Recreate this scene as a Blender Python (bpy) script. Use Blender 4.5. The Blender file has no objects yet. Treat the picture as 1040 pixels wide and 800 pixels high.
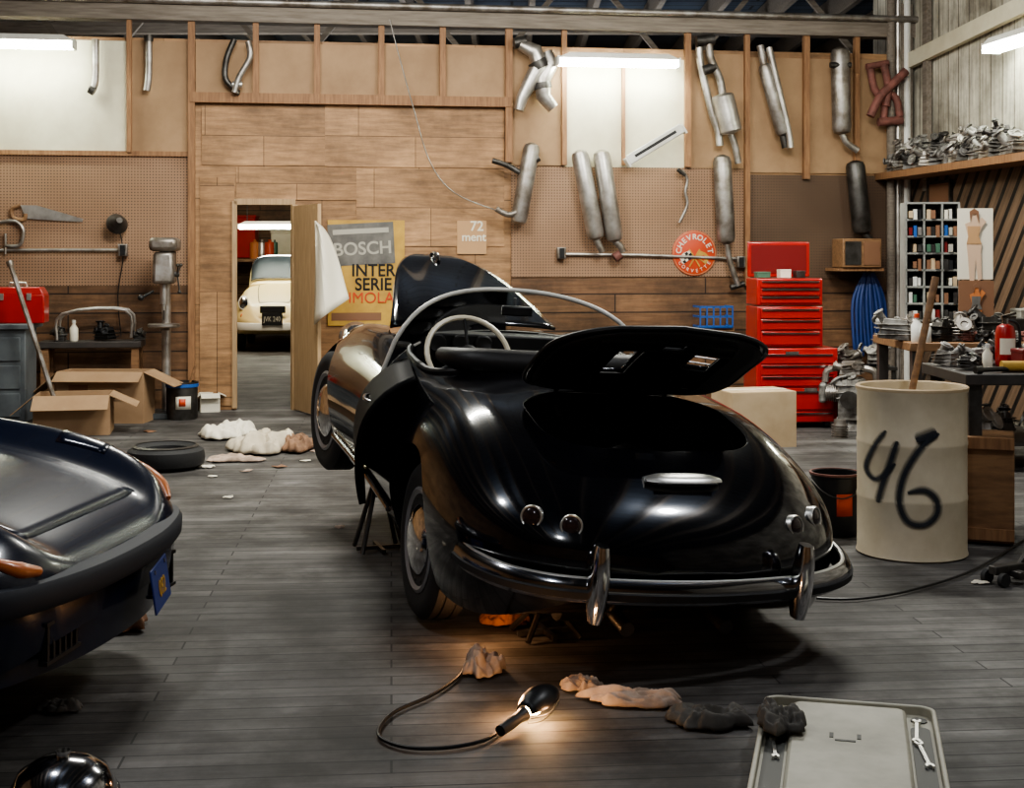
import bpy,bmesh,math,random
from mathutils import Vector as V, Matrix as MX, noise as NZ, Euler
R=math.radians; random.seed(7); SC=bpy.context.scene; COL=SC.collection
F=1400.;H=1.53;HY=260.
def at(px,py,Y): return V(((px-520)/F*Y,Y,H-(py-HY)/F*Y))
def fl(px,py,z=0.): return at(px,py,(H-z)*F/(py-HY))
A=math.atan2(1.3,9.072)
BW=(V((-4.977,13.4,0)),A)
RW=(V((4.25,14.72,0)),A-R(90))
def pw(fr,px,py,d=0):
    P,a=fr; nx,ny=math.sin(a),-math.cos(a); k=(px-520)/F
    t=(d+P.x*nx+P.y*ny)/(k*nx+ny)
    return V((k*t,t,H-(py-HY)/F*t))
def uz(fr,px,py,d=0):
    p=pw(fr,px,py,d); P,a=fr
    return (p.x-P.x)*math.cos(a)+(p.y-P.y)*math.sin(a), p.z
def cub(T,x):
    if x<=T[0][0]: return T[0][1]
    if x>=T[-1][0]: return T[-1][1]
    for i in range(len(T)-1):
        if x<=T[i+1][0]: break
    def sl(j):
        if j==0: return (T[1][1]-T[0][1])/(T[1][0]-T[0][0])
        if j==len(T)-1: return (T[-1][1]-T[-2][1])/(T[-1][0]-T[-2][0])
        return (T[j+1][1]-T[j-1][1])/(T[j+1][0]-T[j-1][0])
    h=T[i+1][0]-T[i][0]; t=(x-T[i][0])/h
    return ((2*t**3-3*t*t+1)*T[i][1]+(t**3-2*t*t+t)*h*sl(i)+(-2*t**3+3*t*t)*T[i+1][1]+(t**3-t*t)*h*sl(i+1))
def smooth(pts,k=5):
    pts=[V(p) for p in pts]; out=[]
    for i in range(len(pts)-1):
        a=pts[max(i-1,0)];b=pts[i];c=pts[i+1];d=pts[min(i+2,len(pts)-1)]
        for j in range(k):
            t=j/k
            out.append(.5*((2*b)+(c-a)*t+(2*a-5*b+4*c-d)*t*t+(3*b-a-3*c+d)*t**3))
    out.append(pts[-1]); return out
def lerpl(r,n):
    out=[]
    for i in range(n):
        t=i/(n-1)*(len(r)-1); j=min(int(t),len(r)-2); out.append(r[j]+(r[j+1]-r[j])*(t-j))
    return out
def ax(p,d):
    q=V(d).normalized().to_track_quat('Z','Y').to_matrix().to_4x4(); return MX.Translation(V(p))@q
class MB:
    def __init__(s): s.bm=bmesh.new()
    def add(s,vs,fs,mi=0):
        v=[s.bm.verts.new(p) for p in vs]
        for f in fs:
            try: s.bm.faces.new([v[i] for i in f]).material_index=mi
            except ValueError: pass
        return s
    def box(s,c,d,rot=None,tp=1.,mi=0):
        m=MX.Translation(V(c))
        if rot is not None: m=m@Euler(rot).to_matrix().to_4x4()
        vs=[m@V((x*d[0]/2*(tp if z>0 else 1),y*d[1]/2*(tp if z>0 else 1),z*d[2]/2)) for x in(-1,1) for y in(-1,1) for z in(-1,1)]
        return s.add(vs,[(0,1,3,2),(4,6,7,5),(0,4,5,1),(2,3,7,6),(0,2,6,4),(1,5,7,3)],mi)
    def grid(s,rows,cv=False,caps=False,skip=None,mi=0):
        n=len(rows[0]); vs=[p for r in rows for p in r]; fs=[]
        for i in range(len(rows)-1):
            for j in range(n if cv else n-1):
                if skip and skip(i,j): continue
                k=(j+1)%n; fs.append((i*n+j,i*n+k,(i+1)*n+k,(i+1)*n+j))
        if caps: fs+= [tuple(range(n)),tuple(range(len(vs)-n,len(vs)))]
        return s.add(vs,fs,mi)
    def tube(s,pts,r,n=10,sm=0,flat=1.):
        pts=smooth(pts,sm) if sm else [V(p) for p in pts]
        rr=lerpl(r,len(pts)) if isinstance(r,(list,tuple)) else [r]*len(pts)
        rows=[]; up=None
        for i,p in enumerate(pts):
            t=(pts[min(i+1,len(pts)-1)]-pts[max(i-1,0)]).normalized()
            if up is None: up=t.orthogonal().normalized()
            up=(up-t*up.dot(t)); up=up.normalized() if up.length>1e-6 else t.orthogonal().normalized()
            w=t.cross(up)
            rows.append([p+(up*math.cos(6.2832*k/n)+w*math.sin(6.2832*k/n)*flat)*rr[i] for k in range(n)])
        return s.grid(rows,cv=True,caps=True)
    def lathe(s,prof,m=None,n=28,caps=True):
        m=m or MX.Identity(4)
        rows=[[m@V((r*math.cos(6.28318*k/n),r*math.sin(6.28318*k/n),z)) for k in range(n)] for r,z in prof]
        return s.grid(rows,cv=True,caps=caps)
    def ring(s,prof,m=None,n=40): return s.lathe(prof+[prof[0]],m,n,False)
    def cyl(s,a,b,r,r2=None,n=16):
        a=V(a);b=V(b); return s.lathe([(r,0),(r if r2 is None else r2,(b-a).length)],ax(a,b-a),n)
    def prism(s,poly,h,m=None):
        m=m or MX.Identity(4); n=len(poly)
        vs=[m@V((x,y,0)) for x,y in poly]+[m@V((x,y,h)) for x,y in poly]
        return s.add(vs,[tuple(range(n)),tuple(range(n,2*n))]+[(i,(i+1)%n,n+(i+1)%n,n+i) for i in range(n)])
    def ball(s,c,r,sc=(1,1,1),n=12):
        rows=[[V(c)+V((r*sc[0]*math.sin(3.14159*i/n)*math.cos(3.14159*j/n),r*sc[1]*math.sin(3.14159*i/n)*math.sin(3.14159*j/n),r*sc[2]*math.cos(3.14159*i/n))) for j in range(2*n)] for i in range(1,n)]
        return s.grid(rows,cv=True,caps=True)
    def sweep(s,path,prof):
        path=[V(p) for p in path]; rows=[]
        for i,p in enumerate(path):
            t=path[min(i+1,len(path)-1)]-path[max(i-1,0)]; nn=V((t.y,-t.x,0)).normalized()
            rows.append([p+nn*a+V((0,0,b)) for a,b in prof])
        return s.grid(rows,cv=True,caps=True)
def ob(name,mb,m,parent=None,loc=None,rot=None,bev=0,sol=0,sharp=38,label=None,smo=0):
    me=bpy.data.meshes.new(name); bmesh.ops.recalc_face_normals(mb.bm,faces=mb.bm.faces[:]); mb.bm.to_mesh(me); mb.bm.free()
    for x in (m if isinstance(m,list) else [m]): me.materials.append(x)
    for p in me.polygons: p.use_smooth=True
    me.set_sharp_from_angle(angle=R(sharp))
    o=bpy.data.objects.new(name,me); COL.objects.link(o)
    if parent: o.parent=parent
    if loc is not None: o.location=loc
    if rot is not None: o.rotation_euler=rot
    if smo: q=o.modifiers.new('m','SMOOTH'); q.factor=.5; q.iterations=smo
    if sol: q=o.modifiers.new('s','SOLIDIFY'); q.thickness=sol; q.offset=0
    if bev: q=o.modifiers.new('b','BEVEL'); q.width=bev; q.segments=2; q.limit_method='ANGLE'
    if label: o['label']=label
    return o
def tag(o,label,cat,group=None):
    o['label']=label;o['category']=cat
    if group:o['group']=group
    return o
def thing(name,label,cat,loc=(0,0,0),rz=0,group=None,rot=None):
    o=bpy.data.objects.new(name,None); COL.objects.link(o); o.location=loc; o.rotation_euler=rot or (0,0,rz); o.empty_display_size=.1
    return tag(o,label,cat,group)
def solo(name,mb,m,label,cat,loc=(0,0,0),rz=0,group=None,**k):
    o=ob(name,mb,m,loc=loc,rot=k.pop('rot',(0,0,rz)),**k); return tag(o,label,cat,group)
def struct(name,mb,m,**k):
    o=ob(name,mb,m,**k); o['kind']='structure'; return o
def txt(name,s,size,m,parent,loc,rot=(R(90),0,0),off=0,sx=1):
    cu=bpy.data.curves.new(name,'FONT');cu.body=s;cu.size=size;cu.align_x='CENTER';cu.align_y='CENTER';cu.extrude=.0015;cu.offset=off
    o=bpy.data.objects.new('t',cu);COL.objects.link(o);bpy.context.view_layer.update()
    me=bpy.data.meshes.new_from_object(o.evaluated_get(bpy.context.evaluated_depsgraph_get()))
    bpy.data.objects.remove(o);me.materials.clear();me.materials.append(m)
    o=bpy.data.objects.new(name,me);COL.objects.link(o);o.parent=parent;o.location=loc;o.rotation_euler=rot;o.scale=(sx,1,1);return o
# ---------------------------------------------------------------- materials
def base(name):
    m=bpy.data.materials.new(name);m.use_nodes=True;t=m.node_tree;b=t.nodes['Principled BSDF'];return m,t,b
def nd(t,ty,**k):
    n=t.nodes.new(ty)
    for a,v in k.items():
        if a in n.inputs.keys(): n.inputs[a].default_value=v
        else: setattr(n,a,v)
    return n
def mat(name,c,r=.5,m=0.,c2=None,ns=5.,bump=0.,coat=0.,em=None,es=0.,trans=0.,lo=.35,hi=.65,stretch=None,alpha=1.,spec=.5):
    mt,t,b=base(name);c=tuple(c)+(1,)
    b.inputs['Base Color'].default_value=c;b.inputs['Roughness'].default_value=r;b.inputs['Metallic'].default_value=m;b.inputs['Alpha'].default_value=alpha;b.inputs['Specular IOR Level'].default_value=spec
    b.inputs['Coat Weight'].default_value=coat;b.inputs['Coat Roughness'].default_value=.04;b.inputs['Transmission Weight'].default_value=trans
    if em: b.inputs['Emission Color'].default_value=tuple(em)+(1,);b.inputs['Emission Strength'].default_value=es
    if c2 or bump:
        tc=nd(t,'ShaderNodeTexCoord');n=nd(t,'ShaderNodeTexNoise',Scale=ns,Detail=6.,Roughness=.6);src=tc.outputs['Object']
        if stretch:
            mp=nd(t,'ShaderNodeMapping');mp.inputs['Scale'].default_value=stretch;t.links.new(src,mp.inputs[0]);src=mp.outputs[0]
        t.links.new(src,n.inputs['Vector'])
        if c2:
            cr=nd(t,'ShaderNodeValToRGB');cr.color_ramp.elements[0].position=lo;cr.color_ramp.elements[1].position=hi
            cr.color_ramp.elements[0].color=c;cr.color_ramp.elements[1].color=tuple(c2)+(1,)
            t.links.new(n.outputs['Fac'],cr.inputs[0]);t.links.new(cr.outputs[0],b.inputs['Base Color'])
        if bump:
            bp=nd(t,'ShaderNodeBump');bp.inputs['Strength'].default_value=bump;bp.inputs['Distance'].default_value=.02
            t.links.new(n.outputs['Fac'],bp.inputs['Height']);t.links.new(bp.outputs[0],b.inputs['Normal'])
    return mt
def planks(name,c1,c2,cm,row,bw,mort,vert=True,rot=0.,rough=.6,stain=None,grain=(1.2,30,30),slo=.45,ms=.2,stain2=None,glo=.45,slo2=.5):
    mt,t,b=base(name);L=t.links.new
    tc=nd(t,'ShaderNodeTexCoord');v=tc.outputs['Object']
    if vert:
        s=nd(t,'ShaderNodeSeparateXYZ');c=nd(t,'ShaderNodeCombineXYZ');L(v,s.inputs[0]);L(s.outputs[0],c.inputs[0]);L(s.outputs[2],c.inputs[1]);L(s.outputs[1],c.inputs[2]);v=c.outputs[0]
    mp=nd(t,'ShaderNodeMapping');mp.inputs['Rotation'].default_value=(0,0,rot);L(v,mp.inputs[0]);v=mp.outputs[0]
    br=nd(t,'ShaderNodeTexBrick');br.inputs['Scale'].default_value=1;br.inputs['Brick Width'].default_value=bw;br.inputs['Row Height'].default_value=row
    br.inputs['Mortar Size'].default_value=mort;br.inputs['Mortar Smooth'].default_value=ms;br.offset=.37
    br.inputs['Color1'].default_value=tuple(c1)+(1,);br.inputs['Color2'].default_value=tuple(c2)+(1,);br.inputs['Mortar'].default_value=tuple(cm)+(1,);L(v,br.inputs['Vector'])
    m2=nd(t,'ShaderNodeMapping');m2.inputs['Scale'].default_value=grain;L(v,m2.inputs[0])
    n=nd(t,'ShaderNodeTexNoise',Scale=1.,Detail=6.,Roughness=.65);L(m2.outputs[0],n.inputs['Vector'])
    mx=nd(t,'ShaderNodeMix',data_type='RGBA',blend_type='MULTIPLY');mx.inputs[0].default_value=.8
    r1=nd(t,'ShaderNodeValToRGB');r1.color_ramp.elements[0].position=.3;r1.color_ramp.elements[1].position=.7;r1.color_ramp.elements[0].color=(glo,glo,glo,1);r1.color_ramp.elements[1].color=(1.25,1.25,1.25,1);L(n.outputs['Fac'],r1.inputs[0])
    L(br.outputs['Color'],mx.inputs[6]);L(r1.outputs[0],mx.inputs[7]);out=mx.outputs[2]
    for st,sl_ in((stain,slo),(stain2,slo2)):
        if not st: continue
        n2=nd(t,'ShaderNodeTexNoise',Scale=st,Detail=8.,Roughness=.68);L(v,n2.inputs['Vector'])
        r2=nd(t,'ShaderNodeValToRGB');r2.color_ramp.elements[0].position=.38;r2.color_ramp.elements[1].position=.60;r2.color_ramp.elements[0].color=(sl_,sl_*.95,sl_*.91,1);r2.color_ramp.elements[1].color=(1.2,1.2,1.2,1);L(n2.outputs['Fac'],r2.inputs[0])
        m3=nd(t,'ShaderNodeMix',data_type='RGBA',blend_type='MULTIPLY');m3.inputs[0].default_value=1;L(out,m3.inputs[6]);L(r2.outputs[0],m3.inputs[7]);out=m3.outputs[2]
    L(out,b.inputs['Base Color']);b.inputs['Roughness'].default_value=rough
    bp=nd(t,'ShaderNodeBump');bp.inputs['Strength'].default_value=.4;bp.inputs['Distance'].default_value=.006;L(r1.outputs[0],bp.inputs['Height']);L(bp.outputs[0],b.inputs['Normal'])
    return mt
def pegmat(name,c,c2,hole=.3):
    mt,t,b=base(name);L=t.links.new
    tc=nd(t,'ShaderNodeTexCoord');s=nd(t,'ShaderNodeSeparateXYZ');c_=nd(t,'ShaderNodeCombineXYZ');L(tc.outputs['Object'],s.inputs[0]);L(s.outputs[0],c_.inputs[0]);L(s.outputs[2],c_.inputs[1])
    vo=nd(t,'ShaderNodeTexVoronoi',voronoi_dimensions='2D');vo.inputs['Scale'].default_value=34;vo.inputs['Randomness'].default_value=0;L(c_.outputs[0],vo.inputs['Vector'])
    r1=nd(t,'ShaderNodeValToRGB');r1.color_ramp.elements[0].position=.2;r1.color_ramp.elements[1].position=.26;r1.color_ramp.elements[0].color=(hole,hole,hole,1);L(vo.outputs['Distance'],r1.inputs[0])
    n=nd(t,'ShaderNodeTexNoise',Scale=1.3,Detail=5.);L(c_.outputs[0],n.inputs['Vector'])
    r2=nd(t,'ShaderNodeValToRGB');r2.color_ramp.elements[0].position=.35;r2.color_ramp.elements[1].position=.68;r2.color_ramp.elements[0].color=tuple(c)+(1,);r2.color_ramp.elements[1].color=tuple(c2)+(1,);L(n.outputs['Fac'],r2.inputs[0])
    mx=nd(t,'ShaderNodeMix',data_type='RGBA',blend_type='MULTIPLY');mx.inputs[0].default_value=1;L(r2.outputs[0],mx.inputs[6]);L(r1.outputs[0],mx.inputs[7]);L(mx.outputs[2],b.inputs['Base Color']);b.inputs['Roughness'].default_value=.65
    return mt
def glassmat(name,tint=(.92,.95,.95)):
    m=bpy.data.materials.new(name);m.use_nodes=True;t=m.node_tree;t.nodes.clear();o=nd(t,'ShaderNodeOutputMaterial');a=nd(t,'ShaderNodeBsdfTransparent');a.inputs[0].default_value=tuple(tint)+(1,)
    g=nd(t,'ShaderNodeBsdfGlossy');g.inputs['Roughness'].default_value=.05;f=nd(t,'ShaderNodeFresnel');f.inputs[0].default_value=1.4;x=nd(t,'ShaderNodeMixShader')
    t.links.new(f.outputs[0],x.inputs[0]);t.links.new(a.outputs[0],x.inputs[1]);t.links.new(g.outputs[0],x.inputs[2]);t.links.new(x.outputs[0],o.inputs[0]);return m
black=mat('black_paint',(.004,.004,.006),.12,coat=1)
satin=mat('satin_black',(.006,.006,.007),.5);under=mat('matte_underside',(.014,.014,.015),.6,spec=.4)
doorM=mat('matte_black_paint',(.003,.003,.0035),.6,spec=.15)  # near-black door paint, rough with low specular
navy=mat('navy_paint',(.004,.008,.024),.24,coat=.35)
navyb=mat('navy_bumper',(.013,.017,.026),.65)
cream=mat('cream_paint',(.62,.48,.23),.45,coat=.15)
chrome=mat('chrome',(.85,.85,.86),.10,1)
bchrome=mat('dark_chrome',(.38,.38,.40),.12,1)
framec=mat('brushed_chrome',(.8,.79,.75),.36,.9)
silver=mat('silver_frame',(.74,.72,.66),.32,.1)
dchrome=mat('aged_chrome',(.5,.5,.52),.18,1,(.3,.29,.28),6)
rimg=mat('grey_rim',(.30,.30,.31),.4,.4)
rubber=mat('rubber',(.02,.02,.021),.75,bump=.1,ns=40)
black_plastic=mat('black_plastic',(.012,.012,.013),.4)
leather=mat('black_leather',(.016,.015,.015),.5,bump=.1,ns=30)
glass=glassmat('glass');dglass=mat('dark_glass',(.010,.013,.016),.55)
redlens=mat('smoked_lens',(.03,.018,.018),.12,coat=.6);amber=mat('amber_lens',(.55,.17,.05),.3,coat=.5)
alu=mat('aluminised_steel',(.62,.60,.57),.38,.85,(.30,.27,.24),5,.1)
alu2=mat('dull_steel',(.42,.40,.38),.45,.8,(.17,.14,.11),6,.1)
dsteel=mat('dark_steel',(.12,.115,.11),.45,.8,(.05,.045,.04),7)
cast=mat('cast_alloy',(.38,.37,.35),.6,.5,(.08,.07,.06),11,.4)
rust=mat('rusty_iron',(.27,.11,.09),.7,.2,(.12,.05,.04),9,.3)
glowor=mat('glow_orange',(.5,.2,.09),.8,0,(.2,.08,.04),12,.3)  # lamp glow under the car put into an orange base colour
white=mat('white_enamel',(.8,.8,.76),.4,c2=(.6,.58,.52),ns=3)
tubeM=mat('lit_tube',(1,1,1),.4,em=(.94,1,.84),es=58)
bulbM=mat('lit_bulb',(1,.8,.5),.4,em=(1,.62,.25),es=70)
ply=planks('plywood',(.36,.205,.10),(.43,.255,.13),(.12,.065,.03),1.05,1.55,.004,grain=(2.5,22,22),stain=.9,slo=.62)
peg=pegmat('pegboard',(.27,.16,.095),(.34,.21,.132));pegd=pegmat('dark_pegboard',(.095,.056,.033),(.135,.082,.05),.45)
tan=mat('tan_board',(.39,.25,.14),.7,c2=(.29,.18,.098),ns=2);offw=mat('offwhite_board',(.72,.68,.53),.65,c2=(.56,.51,.38),ns=1.5)
stud=mat('stud_wood',(.32,.17,.082),.65,c2=(.20,.10,.047),ns=6,stretch=(8,8,.7))
siding=planks('siding',(.16,.083,.041),(.225,.122,.062),(.03,.015,.008),.19,2.6,.008,grain=(2,26,26),stain=1.2)
diag=planks('diagonal_boards',(.12,.075,.046),(.20,.13,.082),(.010,.008,.006),.17,6,.03,rot=R(-52),grain=(1.5,26,26))
wplank=planks('whitewashed_boards',(.50,.47,.39),(.62,.59,.50),(.13,.11,.08),.22,6,.008,rot=R(90),grain=(2,26,26),stain=1.)
floorM=planks('floor_boards',(.080,.076,.074),(.165,.159,.153),(.022,.021,.020),.105,2.2,.0045,vert=False,rot=R(-5),rough=.7,stain=1.9,grain=(.9,11,11),slo=.40,ms=.3,stain2=.5,glo=.36,slo2=.50)
beamM=mat('weathered_beam',(.24,.205,.17),.7,c2=(.14,.115,.09),ns=5,stretch=(.6,8,8))
roofM=planks('roof_sheet',(.10,.13,.18),(.13,.165,.22),(.03,.035,.04),.3,5,.02,vert=False,rough=.5)
wood=mat('brown_wood',(.28,.155,.075),.6,c2=(.17,.09,.044),ns=6,stretch=(1,6,6))
pale=mat('pale_wood',(.48,.33,.19),.6,c2=(.36,.24,.13),ns=6,stretch=(8,8,.6))
card=mat('cardboard',(.38,.25,.145),.85,c2=(.31,.195,.11),ns=3);cardl=mat('light_cardboard',(.52,.40,.26),.8,c2=(.42,.31,.19),ns=3)
red=mat('red_enamel',(.42,.017,.014),.32,coat=.4,c2=(.33,.014,.012),ns=4);dred=mat('dark_red',(.16,.01,.01),.4)
greyp=mat('grey_paint',(.13,.15,.16),.45,c2=(.08,.09,.10),ns=4);lgrey=mat('pale_grey_paint',(.30,.31,.29),.5,c2=(.20,.20,.185),ns=4)
drumM=mat('cream_drum_paint',(.66,.58,.44),.5,c2=(.54,.46,.33),ns=4,bump=.05);inkM=mat('black_spray',(.022,.026,.036),.9,alpha=.8);inkH=mat('spray_halo',(.03,.032,.04),.9,alpha=.24)
blue=mat('blue_hose',(.02,.05,.19),.5);bluel=mat('blue_label',(.02,.10,.36),.5);plateM=mat('blue_plate',(.014,.038,.20),.45)
cloth=mat('canvas_cloth',(.62,.55,.42),.9,c2=(.43,.37,.28),ns=6);rag1=mat('stained_rag',(.55,.42,.33),.9,c2=(.30,.22,.17),ns=9);rag2=mat('brown_rag',(.30,.17,.10),.9,c2=(.14,.08,.05),ns=8);rag3=mat('dark_rag',(.13,.12,.105),.9,c2=(.06,.055,.05),ns=8)
tray=mat('pale_grey_plastic',(.45,.43,.35),.5,c2=(.30,.28,.225),ns=5,lo=.4,hi=.75);trayd=mat('grey_plastic',(.10,.10,.09),.6)
yell=mat('yellow_paper',(.58,.36,.07),.6,c2=(.42,.25,.055),ns=4);charc=mat('charcoal_print',(.10,.095,.09),.6,c2=(.19,.18,.16),ns=6);paper=mat('white_paper',(.76,.71,.59),.7);greyl=mat('grey_print',(.42,.40,.34),.6);skin=mat('print_skin',(.62,.44,.31),.6);orange=mat('orange_print',(.55,.19,.06),.6);palet=mat('pale_tan_print',(.50,.30,.15),.6);redp=mat('red_print',(.58,.07,.022),.5);brownp=mat('brown_print',(.22,.11,.06),.6)
ivory=mat('ivory_rim',(.78,.70,.52),.3);greenp=mat('green_paint',(.06,.14,.09),.5)
# ---------------------------------------------------------------- room shell
struct('floor',MB().box((-1,11,-.05),(22,42,.1)),floorM)
wb=MB();zt=3.68
uL,_=uz(BW,240,300);uR,_=uz(BW,297,300);_,zd=uz(BW,268,208)
for u0,u1,z0,z1 in((-3,uL,0,zt),(uR,10.3,0,zt),(uL,uR,zd,zt)): wb.box(((u0+u1)/2,.05,(z0+z1)/2),(u1-u0,.1,z1-z0))
WB=struct('wall_back',wb,ply,loc=BW[0],rot=(0,0,A))
def wpan(fr,par,name,x0,y0,x1,y1,m,d=.0,th=.02,bev=0):
    xm=(x0+x1)/2;u0,_=uz(fr,x0,y0);u1,_=uz(fr,x1,y0);_,za=uz(fr,xm,y0);_,zb=uz(fr,xm,y1)
    return ob(name,MB().box((0,0,0),(abs(u1-u0),th,abs(za-zb))),m,par,loc=((u0+u1)/2,-d-th/2,(za+zb)/2),bev=bev)
for n,a in(('upper_panel',(-60,40,131,154,offw)),('upper_panel',(131,42,196,156,tan)),('pegboard',(-60,155,193,290,peg)),('board_siding',(-60,290,196,425,siding)),
  ('upper_panel',(199,46,515,98,tan)),('upper_panel',(519,50,572,168,tan)),('upper_panel',(572,60,697,170,offw)),('upper_panel',(697,55,757,172,tan)),('upper_panel',(757,60,905,176,tan)),
  ('pegboard',(519,170,757,281,peg)),('pegboard',(757,178,905,282,pegd)),('board_siding',(519,282,905,425,siding))):
    wpan(BW,WB,n,*a)
for px,y0,y1,w in((132,12,155,5),(195,18,415,7),(260,20,98,6),(322,20,100,6),(387,22,103,6),(449,24,106,6),(516,26,165,7),(572,26,168,5),(632,60,168,3),(697,28,170,6),(757,30,290,5),(817,30,182,6),(868,32,182,5)):
    wpan(BW,WB,'stud',px-w/2,y0,px+w/2,y1,stud,d=.02,th=.06)
wpan(BW,WB,'header',194,97,519,107,stud,d=.02,th=.07)
wpan(BW,WB,'rail',-60,153,194,158,stud,d=.02,th=.03)
wpan(BW,WB,'plywood_sheet',203,180,238,412,ply,d=.0,th=.012);wpan(BW,WB,'door_casing',236,204,241,414,pale,d=.0,th=.05);wpan(BW,WB,'door_casing',238,202,300,208,pale,d=.0,th=.05)
for a in((205,108,330,168),(362,172,512,250),(330,108,512,170),(240,170,362,203)): wpan(BW,WB,'plywood_sheet',*a,ply,d=.0,th=.012)
struct('trim_1',MB().box((5.2,-.02,3.93),(12,.2,.17)),beamM,loc=BW[0],rot=(0,0,A))
struct('trim_2',MB().cyl((-2,-.16,4.03),(10,-.16,4.03),.035),alu2,loc=BW[0],rot=(0,0,A))
hp=pw(BW,298,300,.06);fp=fl(321,423);ang=math.atan2(fp.y-hp.y,fp.x-hp.x);Ld=.72
D1=struct('door_1',MB().box((.02,0,zd/2),(.07,.05,zd)),pale,loc=(hp.x,hp.y,0),rot=(0,0,ang))
ob('door_panel',MB().box((Ld/2+.05,0,zd/2),(Ld,.035,zd-.03)),pale,D1)
RWo=struct('wall_right',MB().box((8,.06,2.4),(18,.1,4.8)),wplank,loc=RW[0],rot=(0,0,RW[1]))
ob('diagonal_boarding',MB().box((3,-.02,1.2),(6,.04,2.28)),diag,RWo)
_,zr=uz(RW,985,172)
ob('rail',MB().box((3,-.20,zr),(6,.40,.07)),stud,RWo);ob('brace',MB().box((1.35,-.06,3.68),(3,.06,.16),(0,R(-4),0)),offw,RWo)
ob('post',MB().box((.06,-.1,2.1),(.14,.14,4.2)),beamM,RWo)
ob('post',MB().box((2.75,-.05,3.2),(.1,.08,2)),stud,RWo)
ob('post',MB().box((.5,-.04,3.2),(.09,.06,2)),beamM,RWo)
for i,px in enumerate((905,912,921)):
    p=pw(BW,px,300,.12);struct('trim_%d'%(3+i),MB().cyl((p.x,p.y,0),(p.x,p.y,4.3),(.045,.03,.04)[i]),(beamM,alu,white)[i])
struct('wall_left',MB().box((-7,11,2.4),(.1,40,4.8)),ply)
struct('wall_rear',MB().box((-1,28.5,2.4),(22,.1,4.8)),siding)
struct('wall_front',MB().box((-1,-6,2.4),(22,.1,4.8)),ply)
RF=struct('ceiling',MB().box((-1,11,4.85),(22,36,.1)),roofM)
for i in range(16): ob('rafter',MB().box((-6.6+i*.76,12.5,4.64),(.07,30,.28)),beamM,RF)
for i in range(9): ob('truss_brace',MB().box((-5.5+i*1.15,16.2,4.3),(.06,.06,1.2),(0,R(40 if i%2 else -40),0)),beamM,RF)
ob('purlin',MB().box((-1,17.5,4.42),(16,.14,.14)),beamM,RF);ob('purlin',MB().box((-1,20.5,4.42),(16,.14,.14)),beamM,RF)
# ---------------------------------------------------------------- cars
class Body:
    def __init__(s,w,zc,zb,bump,e1=.8,e2=.8,k=.42,bq=.74,bw=.17): s.w,s.zc,s.zb,s.b,s.e1,s.e2,s.k,s.bq,s.bw=w,zc,zb,bump,e1,e2,k,bq,bw
    def sec(s,y):
        w,zc,zb=cub(s.w,y),cub(s.zc,y),cub(s.zb,y);return w,zc,zb,zb+s.k*(zc-zb)
    def bp(s,q,y): return cub(s.b,y)*math.exp(-((abs(q)-s.bq)/s.bw)**2)
    def ztop(s,x,y):
        w,zc,zb,zm=s.sec(y);q=min(abs(x)/w,.999);c=q**(1/s.e1);return zm+(zc-zm)*max(0,1-c*c)**(s.e2/2)+s.bp(q,y)*max(0,1-c*c)**.5
    def xs(s,z,y):
        w,zc,zb,zm=s.sec(y)
        if z>=zc: return 0
        if z<zb: return 0
        if z>=zm: q=((z-zm)/(zc-zm))**(1/s.e2);return w*max(0,1-q*q)**(s.e1/2)
        return w*(1-.09*((zm-z)/(zm-zb))**2)
    def yrear(s,x,z):
        y=-1.1
        while y<0 and s.xs(z,y)<abs(x): y+=.004
        return y
    def mesh(s,ys,nt=72,nl=7):
        rows=[]
        for y in ys:
            w,zc,zb,zm=s.sec(y);r=[]
            for i in range(nl): z=zb+(zm-zb)*i/nl;r.append(V((s.xs(z+1e-6,y),y,z)))
            for i in range(nt+1):
                th=math.pi*i/nt;c,sn=math.cos(th),math.sin(th);x=w*abs(c)**s.e1*(1 if c>0 else -1)
                r.append(V((x,y,zm+(zc-zm)*abs(sn)**s.e2+s.bp(x/w,y)*abs(sn))))
            for i in range(nl-1,-1,-1): z=zb+(zm-zb)*i/nl;r.append(V((-s.xs(z+1e-6,y),y,z)))
            rows.append(r)
        m=MB();m.grid(rows,cv=True,caps=True);return m
def ysp(a,b,n): return [a+(b-a)*(.5-.5*math.cos(math.pi*i/n)) for i in range(n+1)]
def cut(o,cs):
    for c in cs:
        q=o.modifiers.new('c','BOOLEAN');q.operation='DIFFERENCE';q.solver='EXACT';q.object=c
    bpy.context.view_layer.update();me=bpy.data.meshes.new_from_object(o.evaluated_get(bpy.context.evaluated_depsgraph_get()))
    o.modifiers.clear();o.data=me
    for p in me.polygons:p.use_smooth=True
    me.set_sharp_from_angle(angle=R(35))
    for c in cs:bpy.data.objects.remove(c)
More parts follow.
